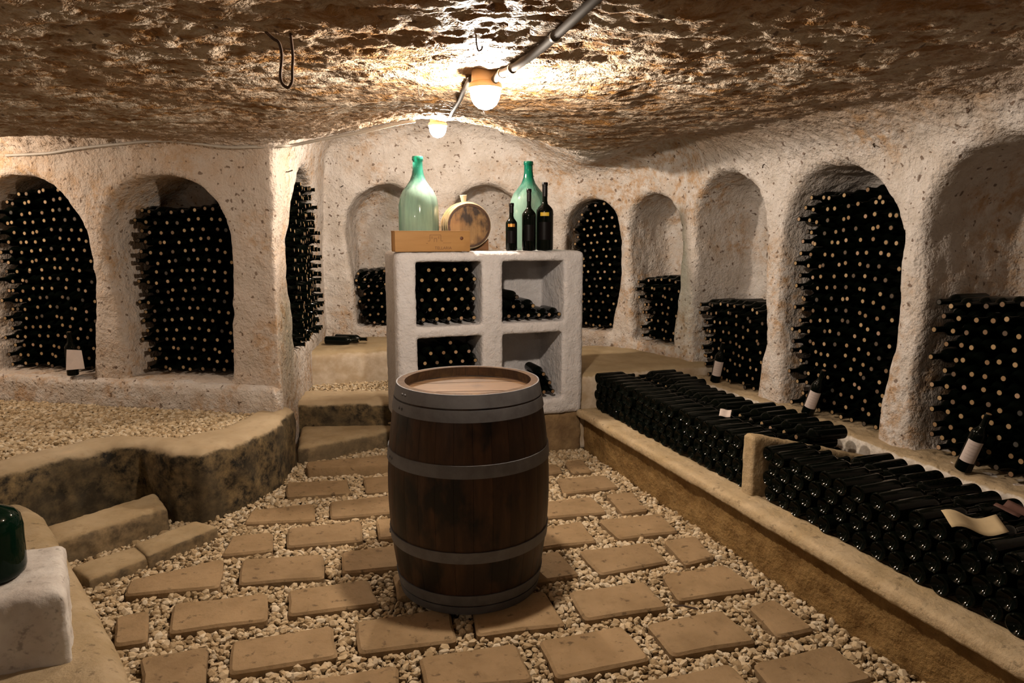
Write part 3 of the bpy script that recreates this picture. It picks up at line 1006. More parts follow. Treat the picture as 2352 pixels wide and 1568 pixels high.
def adopt(o, par):
    o.parent = par
    o.matrix_parent_inverse = Matrix.Translation(par.location).inverted()
    return o


adopt(ob('masonry_frame', masonry_frame(), M['white']), su)
adopt(solid('plinth', uvpoly((0.76, 4.42), (2.05, 4.42), (2.05, 4.9), (0.76, 4.9)), -0.02, 0.30, M['plinth'], 0.02, 0.03, 0.008, 10.0), su)

# ------------------------------------------------------------------ gravel
def ico():
    t = (1 + 5 ** 0.5) / 2
    v = np.array([(-1, t, 0), (1, t, 0), (-1, -t, 0), (1, -t, 0), (0, -1, t), (0, 1, t), (0, -1, -t), (0, 1, -t), (t, 0, -1), (t, 0, 1), (-t, 0, -1), (-t, 0, 1)], float)
    v /= np.linalg.norm(v[0])
    f = np.array([(0, 11, 5), (0, 5, 1), (0, 1, 7), (0, 7, 10), (0, 10, 11), (1, 5, 9), (5, 11, 4), (11, 10, 2), (10, 7, 6), (7, 1, 8), (3, 9, 4), (3, 4, 2), (3, 2, 6), (3, 6, 8), (3, 8, 9), (4, 9, 5), (2, 4, 11), (6, 2, 10), (8, 6, 7), (9, 8, 1)])
    return v, f


def rand_rot(n):
    q = rng.normal(size=(n, 4)); q /= np.linalg.norm(q, axis=1)[:, None]
    w, x, y, z = q.T
    return np.stack([1 - 2 * (y * y + z * z), 2 * (x * y - z * w), 2 * (x * z + y * w), 2 * (x * y + z * w), 1 - 2 * (x * x + z * z), 2 * (y * z - x * w), 2 * (x * z - y * w), 2 * (y * z + x * w), 1 - 2 * (x * x + y * y)], -1).reshape(n, 3, 3)


def scatter(name, pts, rmin, rmax, mat, **props):
    v, f = ico()
    n = len(pts)
    r = rmin + (rmax - rmin) * rng.random(n) ** 1.6
    B = v[None] * (1 + 0.42 * (rng.random((n, 12, 1)) - 0.5))
    B = B * (np.stack([1.0 + 0.35 * rng.random(n), 0.8 + 0.3 * rng.random(n), 0.55 + 0.3 * rng.random(n)], 1))[:, None, :]
    R = rand_rot(n)
    # lie rather flat: blend towards yaw only
    B = np.einsum('nij,nkj->nki', R, B)
    B[:, :, 2] *= 0.8
    P = B * r[:, None, None] + pts[:, None, :]
    Fi = (f[None] + 12 * np.arange(n)[:, None, None]).reshape(-1, 3)
    me = new_mesh(name, P.reshape(-1, 3), Fi, False)
    return ob(name, me, mat, None, kind='stuff', **props)


def grid_pts(x0, x1, y0, y1, sp, z, zj):
    gx = np.arange(x0, x1, sp); gy = np.arange(y0, y1, sp)
    X, Y = np.meshgrid(gx, gy)
    P = np.stack([X.ravel(), Y.ravel()], 1)
    P += (rng.random(P.shape) - 0.5) * sp * 1.1
    return np.concatenate([P, (z + zj * rng.random(len(P)))[:, None]], 1)


FLOORPOLY = [(-2.7, 1.55), (1.75, 1.55)] + [tuple(W(2.05, 1.2)[:2]), tuple(W(2.05, 4.42)[:2]), tuple(W(0.74, 4.45)[:2]), (-0.95, 4.95), (-1.45, 4.60), (-1.48, 4.3), (-2.2, 3.9), (-3.0, 3.3)]
KERB = [(-3.3, 3.62), (-2.60, 3.36), (-2.32, 3.17), (-1.99, 2.88), (-1.69, 2.567), (-1.48, 2.34), (-1.26, 2.08), (-1.12, 1.90), (-0.85, 1.45), (-0.75, 1.0), (-3.3, 1.0)]
allp = []
for (sp, z, zj) in ((0.022, -0.004, 0.005), (0.028, 0.006, 0.006)):
    P = grid_pts(-2.7, 2.0, 1.55, 5.0, sp, z, zj)
    xy = P[:, :2].astype(np.float32)
    keep = poly_sd(xy, FLOORPOLY) < 0.01
    keep &= poly_sd(xy, KERB) > -0.03
    keep &= poly_sd(xy, PLAT) > -0.01
    for t in TILES:
        keep &= poly_sd(xy, t) > (0.004 if z < 0.005 else 0.011)
    allp.append(P[keep])
scatter('gravel', np.concatenate(allp), 0.0105, 0.0205, M['gravel'], label='pale gravel filling the joints between the paving slabs', category='gravel')
P = grid_pts(-4.0, -1.4, 2.5, 4.95, 0.023, 0.372, 0.010)
xy = P[:, :2].astype(np.float32)
keep = (poly_sd(xy, BASIN) < 0.015) & (P[:, 1] < 5.08 - 0.193 * (P[:, 0] + 4.3) - 0.12)
scatter('gravel', P[keep], 0.011, 0.020, M['gravel'], label='pale gravel spread over the raised platform in front of the left niches', category='gravel')
P = grid_pts(-1.75, -0.5, 5.38, 6.0, 0.023, 0.290, 0.012)
scatter('gravel', P[(P[:, 1] < 5.68 + 0.27 * (P[:, 0] + 1.66))], 0.010, 0.018, M['gravel'], label='pale gravel on the landing above the back steps', category='gravel')


def pebble(name, loc, r, label):
    v, f = ico()
    B = v * (1 + 0.3 * (rng.random((12, 1)) - 0.5)) * np.array([1.2, 0.9, 0.6]) * r
    o = ob(name, new_mesh(name, B, f, False), M['gravel'], None, label=label, category='pebble')
    o.location = loc
    return o


pebble('pebble', (-1.45, 3.26, 0.040), 0.016, 'loose white pebble lying on a paving slab beside the left steps')
pebble('pebble', (-1.56, 2.505, 0.040), 0.014, 'loose white pebble lying on the small paving slab by the foreground kerb')
pebble('pebble', (-0.90, 5.02, 0.150), 0.018, 'loose white pebble on the tread of the back steps')
ob('twig', tube('twig', [(0.66, 2.655, 0.036), (0.70, 2.65, 0.041), (0.755, 2.63, 0.037)], 0.0035, 6), M['twig'], None, label='small dark twig lying on the gravel right of the barrel', category='twig')

# ------------------------------------------------------------------ the upright barrel
BX, BY, BH = -0.187, 2.90, 0.935


def brad(z):
    t = (z - BH / 2) / (BH / 2)
    return 0.347 - 0.053 * abs(t) ** 2.0


bar = empty('wine_barrel', (BX, BY, 0.03), label='large dark oak barrel standing upright in the middle of the floor', category='barrel')
NST = 28
Z0 = 0.0


def stave_mesh():
    """one stave: curved board with its own thickness, narrow gap to the next"""
    da = 2 * math.pi / NST * 0.494
    zs = [Z0 + (BH - 0.03) * i / 14 for i in range(15)]
    V, Fc = [], []
    K = 4
    for z in zs:
        r = brad(z + 0.015)
        for k in range(K):
            a = -da + 2 * da * k / (K - 1)
            rr = r - (0.0016 if k in (0, K - 1) else 0)
            V.append((rr * math.cos(a), rr * math.sin(a), z))
        for k in range(K):
            a = da - 2 * da * k / (K - 1)
            rr = r - 0.030
            V.append((rr * math.cos(a), rr * math.sin(a), z))
    n = 2 * K
    for i in range(len(zs) - 1):
        for k in range(n):
            j = (k + 1) % n
            Fc.append((i * n + k, i * n + j, (i + 1) * n + j, (i + 1) * n + k))
    Fc.append(tuple(range(n))[::-1]); Fc.append(tuple((len(zs) - 1) * n + k for k in range(n)))
    return pymesh('stave', V, Fc, True, 35)


sm = stave_mesh()
sm.materials.append(M['stave']); sm.materials.append(M['rim'])
# the sawn chime end and the inside of the rim are bare wood
for p in sm.polygons:
    c = p.center
    if c.z > BH - 0.10 and (p.normal.x < -0.5 or p.normal.z > 0.7):
        p.material_index = 1
for i in range(NST):
    o = ob('stave', sm, None, bar)
    o.rotation_euler = (0, 0, 2 * math.pi * i / NST)


def hoop(z0, z1, par):
    zs = [z0 + (z1 - z0) * t for t in (0, 0.25, 0.5, 0.75, 1)]
    prof = [(brad(z0 + 0.015) - 0.001, z0)] + [(brad(z + 0.015) + 0.0045, z) for z in zs] + [(brad(z1 + 0.015) - 0.001, z1)]
    V, Fc = lathe(prof, 72, False, False)
    hp = ob('hoop', pymesh('hoop', V, Fc, True, 40), M['hoop'], par)
    rv, rf = lathe([(0.0065, 0), (0.006, 0.002), (0.003, 0.004)], 8, False, True)
    zc = (z0 + z1) / 2
    for da in (-0.035, 0.035):
        a = math.radians(183 + z0 * 40) + da
        rm = ob('rivet', pymesh('rivet', rv, rf), M['hoop'], hp)
        rr = brad(zc + 0.015) + 0.0045
        rm.matrix_local = Matrix.Translation((rr * math.cos(a), rr * math.sin(a), zc)) @ Matrix.Rotation(a, 4, 'Z') @ Matrix.Rotation(math.pi / 2, 4, 'Y')
    return hp


# z values are relative to the base of the barrel
for (a, b) in ((0.853, 0.905), (0.800, 0.846), (0.585, 0.636), (0.235, 0.282), (0.042, 0.088), (-0.012, 0.036)):
    hoop(max(a, 0.001), b, bar)

# head boards
RI = brad(BH - 0.04) - 0.024
zt = BH - 0.03 - 0.046
edges = [-RI, -0.205, -0.125, -0.035, 0.055, 0.14, 0.215, RI]
for k in range(len(edges) - 1):
    y0, y1 = edges[k] + (0.0008 if k else 0), edges[k + 1] - (0.0008 if k < len(edges) - 2 else 0)
    ys = np.linspace(y0, y1, 7)
    pr = [(math.sqrt(max(RI * RI - y * y, 1e-6)), y) for y in ys]
    pl = [(-x, y) for (x, y) in pr][::-1]
    pts = pr + pl
    n = len(pts)
    V = [(x, y, zt - 0.02) for (x, y) in pts] + [(x, y, zt + (0.0012 if k % 2 else 0)) for (x, y) in pts]
    Fc = [tuple(range(n))[::-1], tuple(range(n, 2 * n))] + [(i, (i + 1) % n, n + (i + 1) % n, n + i) for i in range(n)]
    o = ob('head_board', pymesh('head_board', V, Fc, False), M['head'], bar)
    o.rotation_euler = (0, 0, math.radians(6))
V, Fc = lathe([(RI + 0.004, zt + 0.001), (RI + 0.004, zt + 0.007), (RI - 0.006, zt + 0.002)], 64, False, False)
ob('croze_ring', pymesh('croze_ring', V, Fc), M['stave'], bar)
# lower head closes the barrel
V, Fc = lathe([(RI - 0.004, 0.03), (RI - 0.004, 0.05)], 48)
ob('bottom_head', pymesh('bottom_head', V, Fc, False), M['stave'], bar)

# ------------------------------------------------------------------ bottles
BP = [(0.006, 0.020), (0.020, 0.012), (0.031, 0.0), (0.0355, 0.003), (0.0365, 0.010), (0.0365, 0.188), (0.0345, 0.203), (0.026, 0.218), (0.0175, 0.230), (0.0148, 0.243), (0.0138, 0.285), (0.0155, 0.287), (0.0155, 0.297), (0.0140, 0.300), (0.0105, 0.300), (0.0100, 0.2955)]


def bottle_mesh(name, seg, prof=BP):
    V, Fc = lathe(prof, seg, True, True)
    return pymesh(name, V, Fc, True, 40)


BM = bottle_mesh('wine_bottle', 22)
BM.materials.append(M['glass'])
cv, cf = lathe([(0.0102, 0.292), (0.0116, 0.3002), (0.0112, 0.3012)], 14, False, True)
CM = pymesh('cork', cv, cf, True, 40)
CM.materials.append(M['cork'])


def aim(loc, d, roll=0.0):
    d = Vector(d).normalized()
    q = Vector((0, 0, 1)).rotation_difference(d)
    return Matrix.Translation(Vector(loc)) @ q.to_matrix().to_4x4() @ Matrix.Rotation(roll, 4, 'Z')


def bottle(loc, d, label, group, cork=True, roll=None):
    o = bpy.data.objects.new('wine_bottle', BM)
    COL.objects.link(o)
    o.matrix_world = aim(loc, d, random.uniform(0, 6.28) if roll is None else roll)
    o['label'] = label; o['category'] = 'bottle'; o['group'] = group
    if cork:
        c = bpy.data.objects.new('cork', CM)
        COL.objects.link(c)
        c.parent = o
    return o


ORD = ('first second third fourth fifth sixth seventh eighth ninth tenth eleventh twelfth thirteenth fourteenth fifteenth sixteenth seventeenth eighteenth '
       'nineteenth twentieth twenty-first twenty-second twenty-third twenty-fourth').split()
ROWS = ['bottom row'] + [w + ' row up' for w in ORD[1:]]

# light copies for the far niches, joined
lv, lf = lathe([(0.030, 0.0), (0.0365, 0.006), (0.0365, 0.188), (0.0335, 0.205), (0.0175, 0.230), (0.0140, 0.248), (0.0138, 0.286), (0.0155, 0.288), (0.0155, 0.300), (0.0105, 0.300), (0.0100, 0.2955)], 12, True, True)
kv, kf = lathe([(0.0102, 0.292), (0.0116, 0.3002), (0.0112, 0.3012)], 10, False, True)
MASS_V, MASS_F, MASS_M = [], [], []
_mass_n = 0


def mass_bottle(loc, d):
    global _mass_n
    m = np.array(aim(loc, d, random.uniform(0, 6.28)))
    for (vv, ff, mi) in ((lv, lf, 0), (kv, kf, 1)):
        a = np.array(vv) @ m[:3, :3].T + m[:3, 3]
        MASS_V.append(a)
        for f in ff:
            MASS_F.append(tuple(i + _mass_n for i in f)); MASS_M.append(mi)
        _mass_n += len(vv)


def niche_positions(key, ztop, tcork, pitch=0.0795, rowp=0.0670, slope=0.0, margin=0.045):
    c, nn, hw, s0, s1, dep = NICHES[key]
    nn = Vector((nn[0], nn[1], 0)); ss = Vector((-nn.y, nn.x, 0))
    spring = s1 - hw
    out = []
    r = 0
    z = s0 + 0.046
    while z < ztop + abs(slope) * hw:
        k = int(2 * hw / pitch) + 2
        for i in range(-k, k + 1):
            s = (i + (0.5 if r % 2 else 0)) * pitch
            lim = hw - margin - 0.035 * float(sst(s0 + 0.45, s0, z))
            if z > spring:
                q = (hw - margin) ** 2 - (z - spring) ** 2
                if q <= 0:
                    continue
                lim = math.sqrt(q)
            if abs(s) > lim or z > ztop + slope * s:
                continue
            jt = tcork + random.uniform(-0.03, 0.03)
            p = Vector((c[0], c[1], 0)) + ss * (s + random.uniform(-0.0035, 0.0035) + 0.006 * math.sin(7 * z)) + nn * (jt + 0.30)
            p.z = z + random.uniform(-0.002, 0.002) + 0.014 * math.sin(9 * s + 2 * z) * min(1.0, r / 5)
            d = -nn + ss * random.uniform(-0.03, 0.03) + Vector((0, 0, random.uniform(-0.02, 0.02)))
            out.append((p, d, s, z, r))
        r += 1
        z += rowp
    return out


for key, ztop, tc, sl in (('n1', 1.86, 0.11, 0.06), ('n2', 1.73, 0.17, -0.03), ('n2b', 1.93, -0.03, 0.0), ('n3', 1.21, 0.03, 0.0), ('n5', 1.80, 0.07, 0.0), ('n6', 1.20, 0.07, 0.02), ('n7', 1.06, 0.05, 0.02), ('n8', 1.76, 0.06, 0.22)):
    for (p, d, s, z, r) in niche_positions(key, ztop, tc, slope=sl):
        mass_bottle(p, d)

GRP9 = 'bottles stacked in the big niche at the right edge'
n9 = [q for q in niche_positions('n9', 1.26, 0.05) if q[2] > -0.33]
for (p, d, s, z, r) in n9:
    k = sum(1 for q in n9 if q[4] == r and q[2] > s)
    bottle(p, d, 'dark bottle in the rightmost big niche, %s, %s from its left jamb' % (ROWS[r], ORD[k]), GRP9)

# troughs
GF, GN = 'bottles in the far half of the trough', 'bottles in the near half of the trough'
PV = 0.0885
RP = math.sqrt(0.074 ** 2 - (PV / 2) ** 2)
for (v0, v1, grp, lab) in ((2.735, 4.40, GF, 'far'), (1.02, 2.575, GN, 'near')):
    for r in range(4):
        v = v0 + (PV / 2 if r % 2 else 0)
        nv = int((v1 - v - 1e-6) / PV) + 1
        k = -1
        while v < v1:
            k += 1
            name_ = 'dark bottle lying base outwards, %s trough, %s, %s from the divider' % (lab, ROWS[r], ORD[k if lab == 'far' else nv - 1 - k])
            u0 = 2.125 + random.uniform(-0.012, 0.012) + (0.015 if r else 0)
            bottle(W(u0, v + random.uniform(-0.004, 0.004), 0.351 + r * RP), DU + DV * random.uniform(-0.02, 0.02), name_, grp, cork=False)
            v += PV
for (v0, v1, top, grp, lab) in ((2.78, 4.40, 3, GF, 'far'), (1.02, 2.56, 2, GN, 'near')):
    for r in range(top + 1):
        v = v0 + (PV / 2 if r % 2 == 0 else 0)
        nv = int((v1 - v - 1e-6) / PV) + 1
        k = -1
        while v < v1:
            k += 1
            out_ = 0.085 if (lab == 'far' and r == top and 3.33 < v < 3.95) else 0.0   # a few pushed out so that their corks show
            p = W(2.785 - out_ + random.uniform(-0.010, 0.010), v, 0.340 + r * RP)
            if r == top:
                bottle(p, -DU, 'dark bottle lying base to the wall on the %s trough, %s from the divider' % (lab, ORD[k if lab == 'far' else nv - 1 - k]), grp + ' by the wall', cork=True)
            else:
                mass_bottle(p, -DU)
            v += PV
# shelving unit bays
def bay(u0, zb, rows, grp, lab, vtip=4.44):
    for (zi, us) in enumerate(rows):
        for (ki, u) in enumerate(us):
            bottle(W(u0 + u + random.uniform(-0.004, 0.004), vtip + 0.30, zb + 0.042 + zi * 0.064), -DV + DU * random.uniform(-0.02, 0.02), '%s, %s, %s from the left' % (lab, ROWS[zi], ORD[ki]), grp)


ev = [0.044 + 0.086 * i for i in range(5)]
od = [0.087 + 0.086 * i for i in range(4)]
bay(0.875, 0.947, [ev, od, ev, od, ev, od], 'bottles in the upper left bay', 'dark bottle in the upper left shelf bay')
bay(0.877, 0.402, [ev, od, ev, od, ev, od, [0.216]], 'bottles in the lower left bay', 'dark bottle in the lower left shelf bay')
bay(1.452, 0.947, [[0.045 + 0.075 * i for i in range(6)], [0.082, 0.157, 0.232], [0.105]], 'bottles in the upper right bay', 'dark bottle in the upper right shelf bay')
bay(1.452, 0.402, [[0.22, 0.31, 0.39], [0.27, 0.35], [0.31]], 'bottles in the lower right bay', 'dark bottle in the lower right shelf bay')

# two bottles lying on the back ledge
bottle((-1.63, 6.02, 0.619), (1, -0.10, 0), 'dark wine bottle lying on the back ledge, the nearer of the two', 'bottles lying on the back ledge')
bottle((-1.57, 6.14, 0.619), (1, -0.22, 0), 'dark wine bottle lying on the back ledge, the farther of the two', 'bottles lying on the back ledge')

p8, _n8 = NICHES['n8'][0], Vector((nr[0], nr[1], 0))
for (s8, z8, lab8) in ((-0.14, 1.765, 'dark bottle lying loose on top of the full right wall niche, left of two'), (-0.225, 1.72, 'dark bottle lying loose on top of the full right wall niche, right of two')):
    bottle(Vector((p8[0], p8[1], z8)) + Vector((-nr[1], nr[0], 0)) * s8 + _n8 * 0.36, -_n8 + Vector((0, 0, 0.05)), lab8, 'loose bottles on top of the full niche')

# joined mass of the remaining niche bottles
me = bpy.data.meshes.new('stacked_wine_bottles')
me.from_pydata(np.concatenate(MASS_V).tolist(), [], MASS_F)
me.materials.append(M['glass']); me.materials.append(M['cork'])
me.polygons.foreach_set('material_index', MASS_M)
me.polygons.foreach_set('use_smooth', [True] * len(MASS_F))
me.update(); me.set_sharp_from_angle(angle=math.radians(40))
ob('stacked_wine_bottles', me, None, None, kind='stuff', label='hundreds of dark wine bottles stacked cork outwards in the wall niches', category='bottles')


# labelled bottles standing or leaning in the niches
def curved_label(name, r, a0, a1, z0, z1, mat, par, n=8):
    V, Fc = [], []
    for i in range(n + 1):
        a = a0 + (a1 - a0) * i / n
        for (rr, z) in ((r, z0), (r, z1), (r - 0.0006, z1), (r - 0.0006, z0)):
            V.append((rr * math.cos(a), rr * math.sin(a), z))
    for i in range(n):
        for k in range(4):
            j = (k + 1) % 4
            Fc.append((i * 4 + k, (i + 1) * 4 + k, (i + 1) * 4 + j, i * 4 + j))
    Fc.append((0, 1, 2, 3)); Fc.append((n * 4 + 3, n * 4 + 2, n * 4 + 1, n * 4))
    o = ob(name, pymesh(name, V, Fc, True, 40), mat, par)
    return o


def label_bottle(loc, d, face, label, h=1.0):
    m = aim(loc, d)
    loc_f = m.inverted().to_3x3() @ Vector(face)
    a = math.atan2(loc_f.y, loc_f.x)
    o = ob('labelled_bottle', BM, None, None, label=label, category='bottle')
    o.matrix_world = m
    c = ob('cork', CM, None, o)
    lb = curved_label('paper_label', 0.0372, a - 0.95, a + 0.95, 0.055, 0.165, M['paper'], o)
    for k in range(5):
        w = 0.55 - 0.06 * (k % 3)
        curved_label('print_line', 0.0376, a - w, a + w, 0.145 - k * 0.017, 0.147 - k * 0.017, M['print'], lb, 6)
    return o


toC = Vector((0, 0, 1.4))


def niche_pt(key, s, t, z):
    c, nn, hw, s0, s1, dep = NICHES[key]
    nn = Vector((nn[0], nn[1], 0)); ss = Vector((-nn.y, nn.x, 0))
    return Vector((c[0], c[1], z)) + ss * s + nn * t


# s grows towards the far end of the right wall
p = niche_pt('n7', 0.02, -0.03, 0.478); label_bottle(p, DU * 0.05 - DV * 0.20 + Vector((0, 0, 1)), toC - p, 'labelled dark bottle leaning in the half filled niche above the far trough')
p = niche_pt('n8', 0.10, -0.03, 0.470); label_bottle(p, DU * 0.05 - DV * 0.34 + Vector((0, 0, 1)), toC - p, 'labelled dark bottle leaning in the full niche above the trough divider')
p = niche_pt('n9', 0.10, -0.03, 0.455); label_bottle(p, DU * 0.05 - DV * 0.30 + Vector((0, 0, 1)), toC - p, 'labelled dark bottle leaning in the big niche at the right edge')

p = niche_pt('n1', 0.10, 0.04, 0.62)
p = Vector((-3.02, 4.70, 0.580))
sb = ob('standing_bottle', BM, None, None, label='dusty dark bottle standing upright before the bottle stack of the leftmost niche', category='bottle')
sb.location = p
ob('cork', CM, None, sb)
tag_me = new_mesh('paper_tag', np.array([(-0.055, 0, 0), (0.075, -0.004, 0.012), (0.055, 0.012, 0.135), (-0.045, 0.012, 0.14), (-0.055, 0.003, 0), (0.075, -0.001, 0.012), (0.055, 0.015, 0.135), (-0.045, 0.015, 0.14)]),
                  np.array([(0, 1, 2, 3), (7, 6, 5, 4), (0, 4, 5, 1), (1, 5, 6, 2), (2, 6, 7, 3), (3, 7, 4, 0)]), False)
tg = ob('paper_tag', tag_me, M['paper'], None, label='crumpled paper tag on the bottle standing in the leftmost niche', category='tag')
tg.location = (-2.975, 4.645, 0.625)

# ------------------------------------------------------------------ things on the shelving unit
ZT = 1.428


def demijohn(name, prof, mat, loc, label):
    inner = [(max(r - 0.006, 0.004), z) for (r, z) in prof[2:]][::-1]
    V, Fc = lathe(prof, 48, True, False)
    o = ob(name, pymesh(name, V, Fc, True, 50), mat, None, label=label, category='bottle')
    o.location = loc
    return o


PA = [(0.05, 0.012), (0.120, 0.0), (0.132, 0.012), (0.134, 0.05), (0.135, 0.20), (0.133, 0.30), (0.124, 0.35), (0.104, 0.395), (0.076, 0.43), (0.053, 0.465), (0.040, 0.50), (0.034, 0.54), (0.032, 0.59), (0.037, 0.595), (0.037, 0.615), (0.034, 0.62), (0.026, 0.62), (0.026, 0.59)]
dj1 = demijohn('demijohn', PA, M['demi_a'], tuple(W(0.955, 4.70, ZT)), 'tall milky green glass bottle behind the wooden box on the shelves')
PB = [(0.05, 0.012), (0.118, 0.0), (0.130, 0.012), (0.133, 0.05), (0.136, 0.20), (0.135, 0.29), (0.126, 0.345), (0.106, 0.39), (0.078, 0.425), (0.050, 0.462), (0.036, 0.50), (0.031, 0.54), (0.030, 0.585), (0.034, 0.59), (0.034, 0.605), (0.032, 0.612), (0.025, 0.612), (0.025, 0.585)]
dj2 = demijohn('demijohn', PB, M['demi_b'], tuple(W(1.74, 4.70, ZT)), 'tall clear green glass bottle behind the three black bottles on the shelves')

# pine box
bxm = W(0.985, 4.475, ZT)
box = empty('wooden_box', tuple(bxm), label='stamped pine wine box lying on the left end of the shelves', category='box')
box.rotation_euler = (0, 0, PSI)
L, D_, H_ = 0.487, 0.14, 0.132


def bpart(name, me, mat, loc, rot=(0, 0, 0)):
    o = ob(name, me, mat, box)
    o.location = loc
    o.rotation_euler = rot
    return o


fp = bpart('front_panel', box_mesh('front_panel', L, 0.010, H_ - 0.012, 0.0015), M['pine'], (0, -D_ / 2 + 0.005, 0.006))
bpart('back_panel', box_mesh('back_panel', L, 0.010, H_ - 0.012, 0.0015), M['pine'], (0, D_ / 2 - 0.005, 0.006))
bpart('end_panel', box_mesh('end_panel', 0.010, D_ - 0.021, H_ - 0.012, 0.0015), M['pine'], (-L / 2 + 0.006, 0, 0.006))
bpart('end_panel', box_mesh('end_panel', 0.010, D_ - 0.021, H_ - 0.012, 0.0015), M['pine'], (L / 2 - 0.006, 0, 0.006))
bpart('lid', box_mesh('lid', L + 0.002, D_, 0.006, 0.001), M['pine'], (0, 0, H_ - 0.006))
bpart('base_panel', box_mesh('base_panel', L - 0.004, D_ - 0.002, 0.006, 0.001), M['pine'], (0, 0, 0))
kn, kf2 = lathe([(0.0115, 0), (0.011, 0.0008)], 16)
kk_ = ob('knot', pymesh('knot', kn, kf2), M['knot'], fp)
kk_.location = (0.188, -0.0050, 0.078); kk_.rotation_euler = (math.pi / 2, 0, 0)


def strip(name, x0, x1, z0, z1, par, mat):
    o = ob(name, box_mesh(name, x1 - x0, 0.0008, z1 - z0, 0), mat, par)
    o.location = ((x0 + x1) / 2, -0.0053, z0)
    return o


# burnt emblem: a battlemented gate tower on a hill
for (x0, x1, z0, z1) in ((-0.022, 0.052, 0.098, 0.1005), (-0.022, -0.0195, 0.062, 0.098), (0.0495, 0.052, 0.062, 0.098), (-0.008, -0.0055, 0.075, 0.092), (0.036, 0.0385, 0.075, 0.092),
                         (0.006, 0.0085, 0.055, 0.076), (0.022, 0.0245, 0.055, 0.076), (0.006, 0.0245, 0.076, 0.0785), (-0.034, -0.022, 0.060, 0.0625), (0.052, 0.064, 0.060, 0.0625),
                         (-0.045, -0.034, 0.046, 0.0485), (0.064, 0.118, 0.048, 0.0495)):
    strip('emblem_stroke', x0, x1, z0, z1, fp, M['stamp'])
tx = bpy.data.curves.new('lettering', 'FONT')
tx.body = 'TELLARIA'; tx.size = 0.026; tx.extrude = 0.0004
tmp_txt = bpy.data.objects.new('lettering_curve', tx)
tme = bpy.data.meshes.new_from_object(tmp_txt)
bpy.data.objects.remove(tmp_txt)
tme.materials.clear()
to = ob('lettering', tme, M['stamp'], fp)
to.location = (0.010, -0.0053, 0.008); to.rotation_euler = (math.pi / 2, 0, 0)

# small cask lying on its side, axis along V
ck = empty('wine_cask', tuple(W(1.29, 4.745, ZT + 0.166)), label='small oak cask lying on its side on the shelves, round head to the front', category='cask')
ck.rotation_euler = (math.pi / 2, 0, PSI + math.radians(-6))   # local +z points towards the front
CL = 0.34


def crad(z):
    return 0.163 - 0.018 * (2 * abs(z) / CL) ** 2


NS2 = 20
zs = [-CL / 2 + CL * i / 8 for i in range(9)]
V, Fc = [], []
da = math.pi / NS2 * 0.985
for z in zs:
    r = crad(z)
    for (rr, a) in ((r, -da), (r + 0.0008, 0), (r, da), (r - 0.014, da), (r - 0.014, -da)):
        V.append((rr * math.cos(a), rr * math.sin(a), z))
for i in range(8):
    for k in range(5):
        j = (k + 1) % 5
        Fc.append((i * 5 + k, i * 5 + j, (i + 1) * 5 + j, (i + 1) * 5 + k))
Fc.append((4, 3, 2, 1, 0)); Fc.append((40, 41, 42, 43, 44))
s2 = pymesh('stave', V, Fc, True, 40); s2.materials.append(M['cask']); s2.materials.append(M['caskrim'])
for p in s2.polygons:
    if abs(p.normal.z) > 0.7 or p.normal.x < -0.5:
        p.material_index = 1
for i in range(NS2):
    o = ob('stave', s2, None, ck)
    o.rotation_euler = (0, 0, 2 * math.pi * (i + 0.5) / NS2)
for (a, b) in ((0.138, 0.167), (0.094, 0.127), (0.042, 0.062), (-0.062, -0.042), (-0.127, -0.094), (-0.167, -0.138)):
    V, Fc = lathe([(crad(a) - 0.001, a), (crad(a) + 0.0025, a), (crad((a + b) / 2) + 0.003, (a + b) / 2), (crad(b) + 0.0025, b), (crad(b) - 0.001, b)], 56, False, False)
    ob('hoop', pymesh('hoop', V, Fc, True, 40), M['caskhoop'], ck)
for zz in (CL / 2 - 0.022, -CL / 2 + 0.010):
    R2 = crad(CL / 2) - 0.010
    e2 = [-R2, -0.062, 0.0, 0.06, R2]
    for k in range(4):
        xs_ = np.linspace(e2[k] + 0.0004, e2[k + 1] - 0.0004, 6)
        pr = [(x, math.sqrt(max(R2 * R2 - x * x, 1e-6))) for x in xs_]
        pts = pr + [(x, -y) for (x, y) in pr][::-1]
        n = len(pts)
        V = [(x, y, zz) for (x, y) in pts] + [(x, y, zz + 0.012) for (x, y) in pts]
        Fc = [tuple(range(n)), tuple(range(2 * n - 1, n - 1, -1))] + [(i, n + i, n + (i + 1) % n, (i + 1) % n) for i in range(n)]
        ob('head_board', pymesh('head_board', V, Fc, False), M['cask'], ck)
V, Fc = lathe([(0.016, 0.160), (0.025, 0.208), (0.024, 0.209)], 16)
bg = ob('bung', pymesh('bung', V, Fc, True, 40), M['bung'], ck)
# the bung sits on the upper side of the cask (local +y is up)
bg.matrix_local = Matrix.Translation((0, 0, 0.02)) @ Matrix.Rotation(math.radians(4), 4, 'Z') @ Matrix.Rotation(-math.pi / 2, 4, 'X')
V, Fc = lathe([(0.0125, CL / 2 - 0.012), (0.0120, CL / 2 - 0.006)], 14)
tp = ob('tap_plug', pymesh('tap_plug', V, Fc, True, 40), M['cask'], ck)
tp.location = (0.022, -0.108, 0)
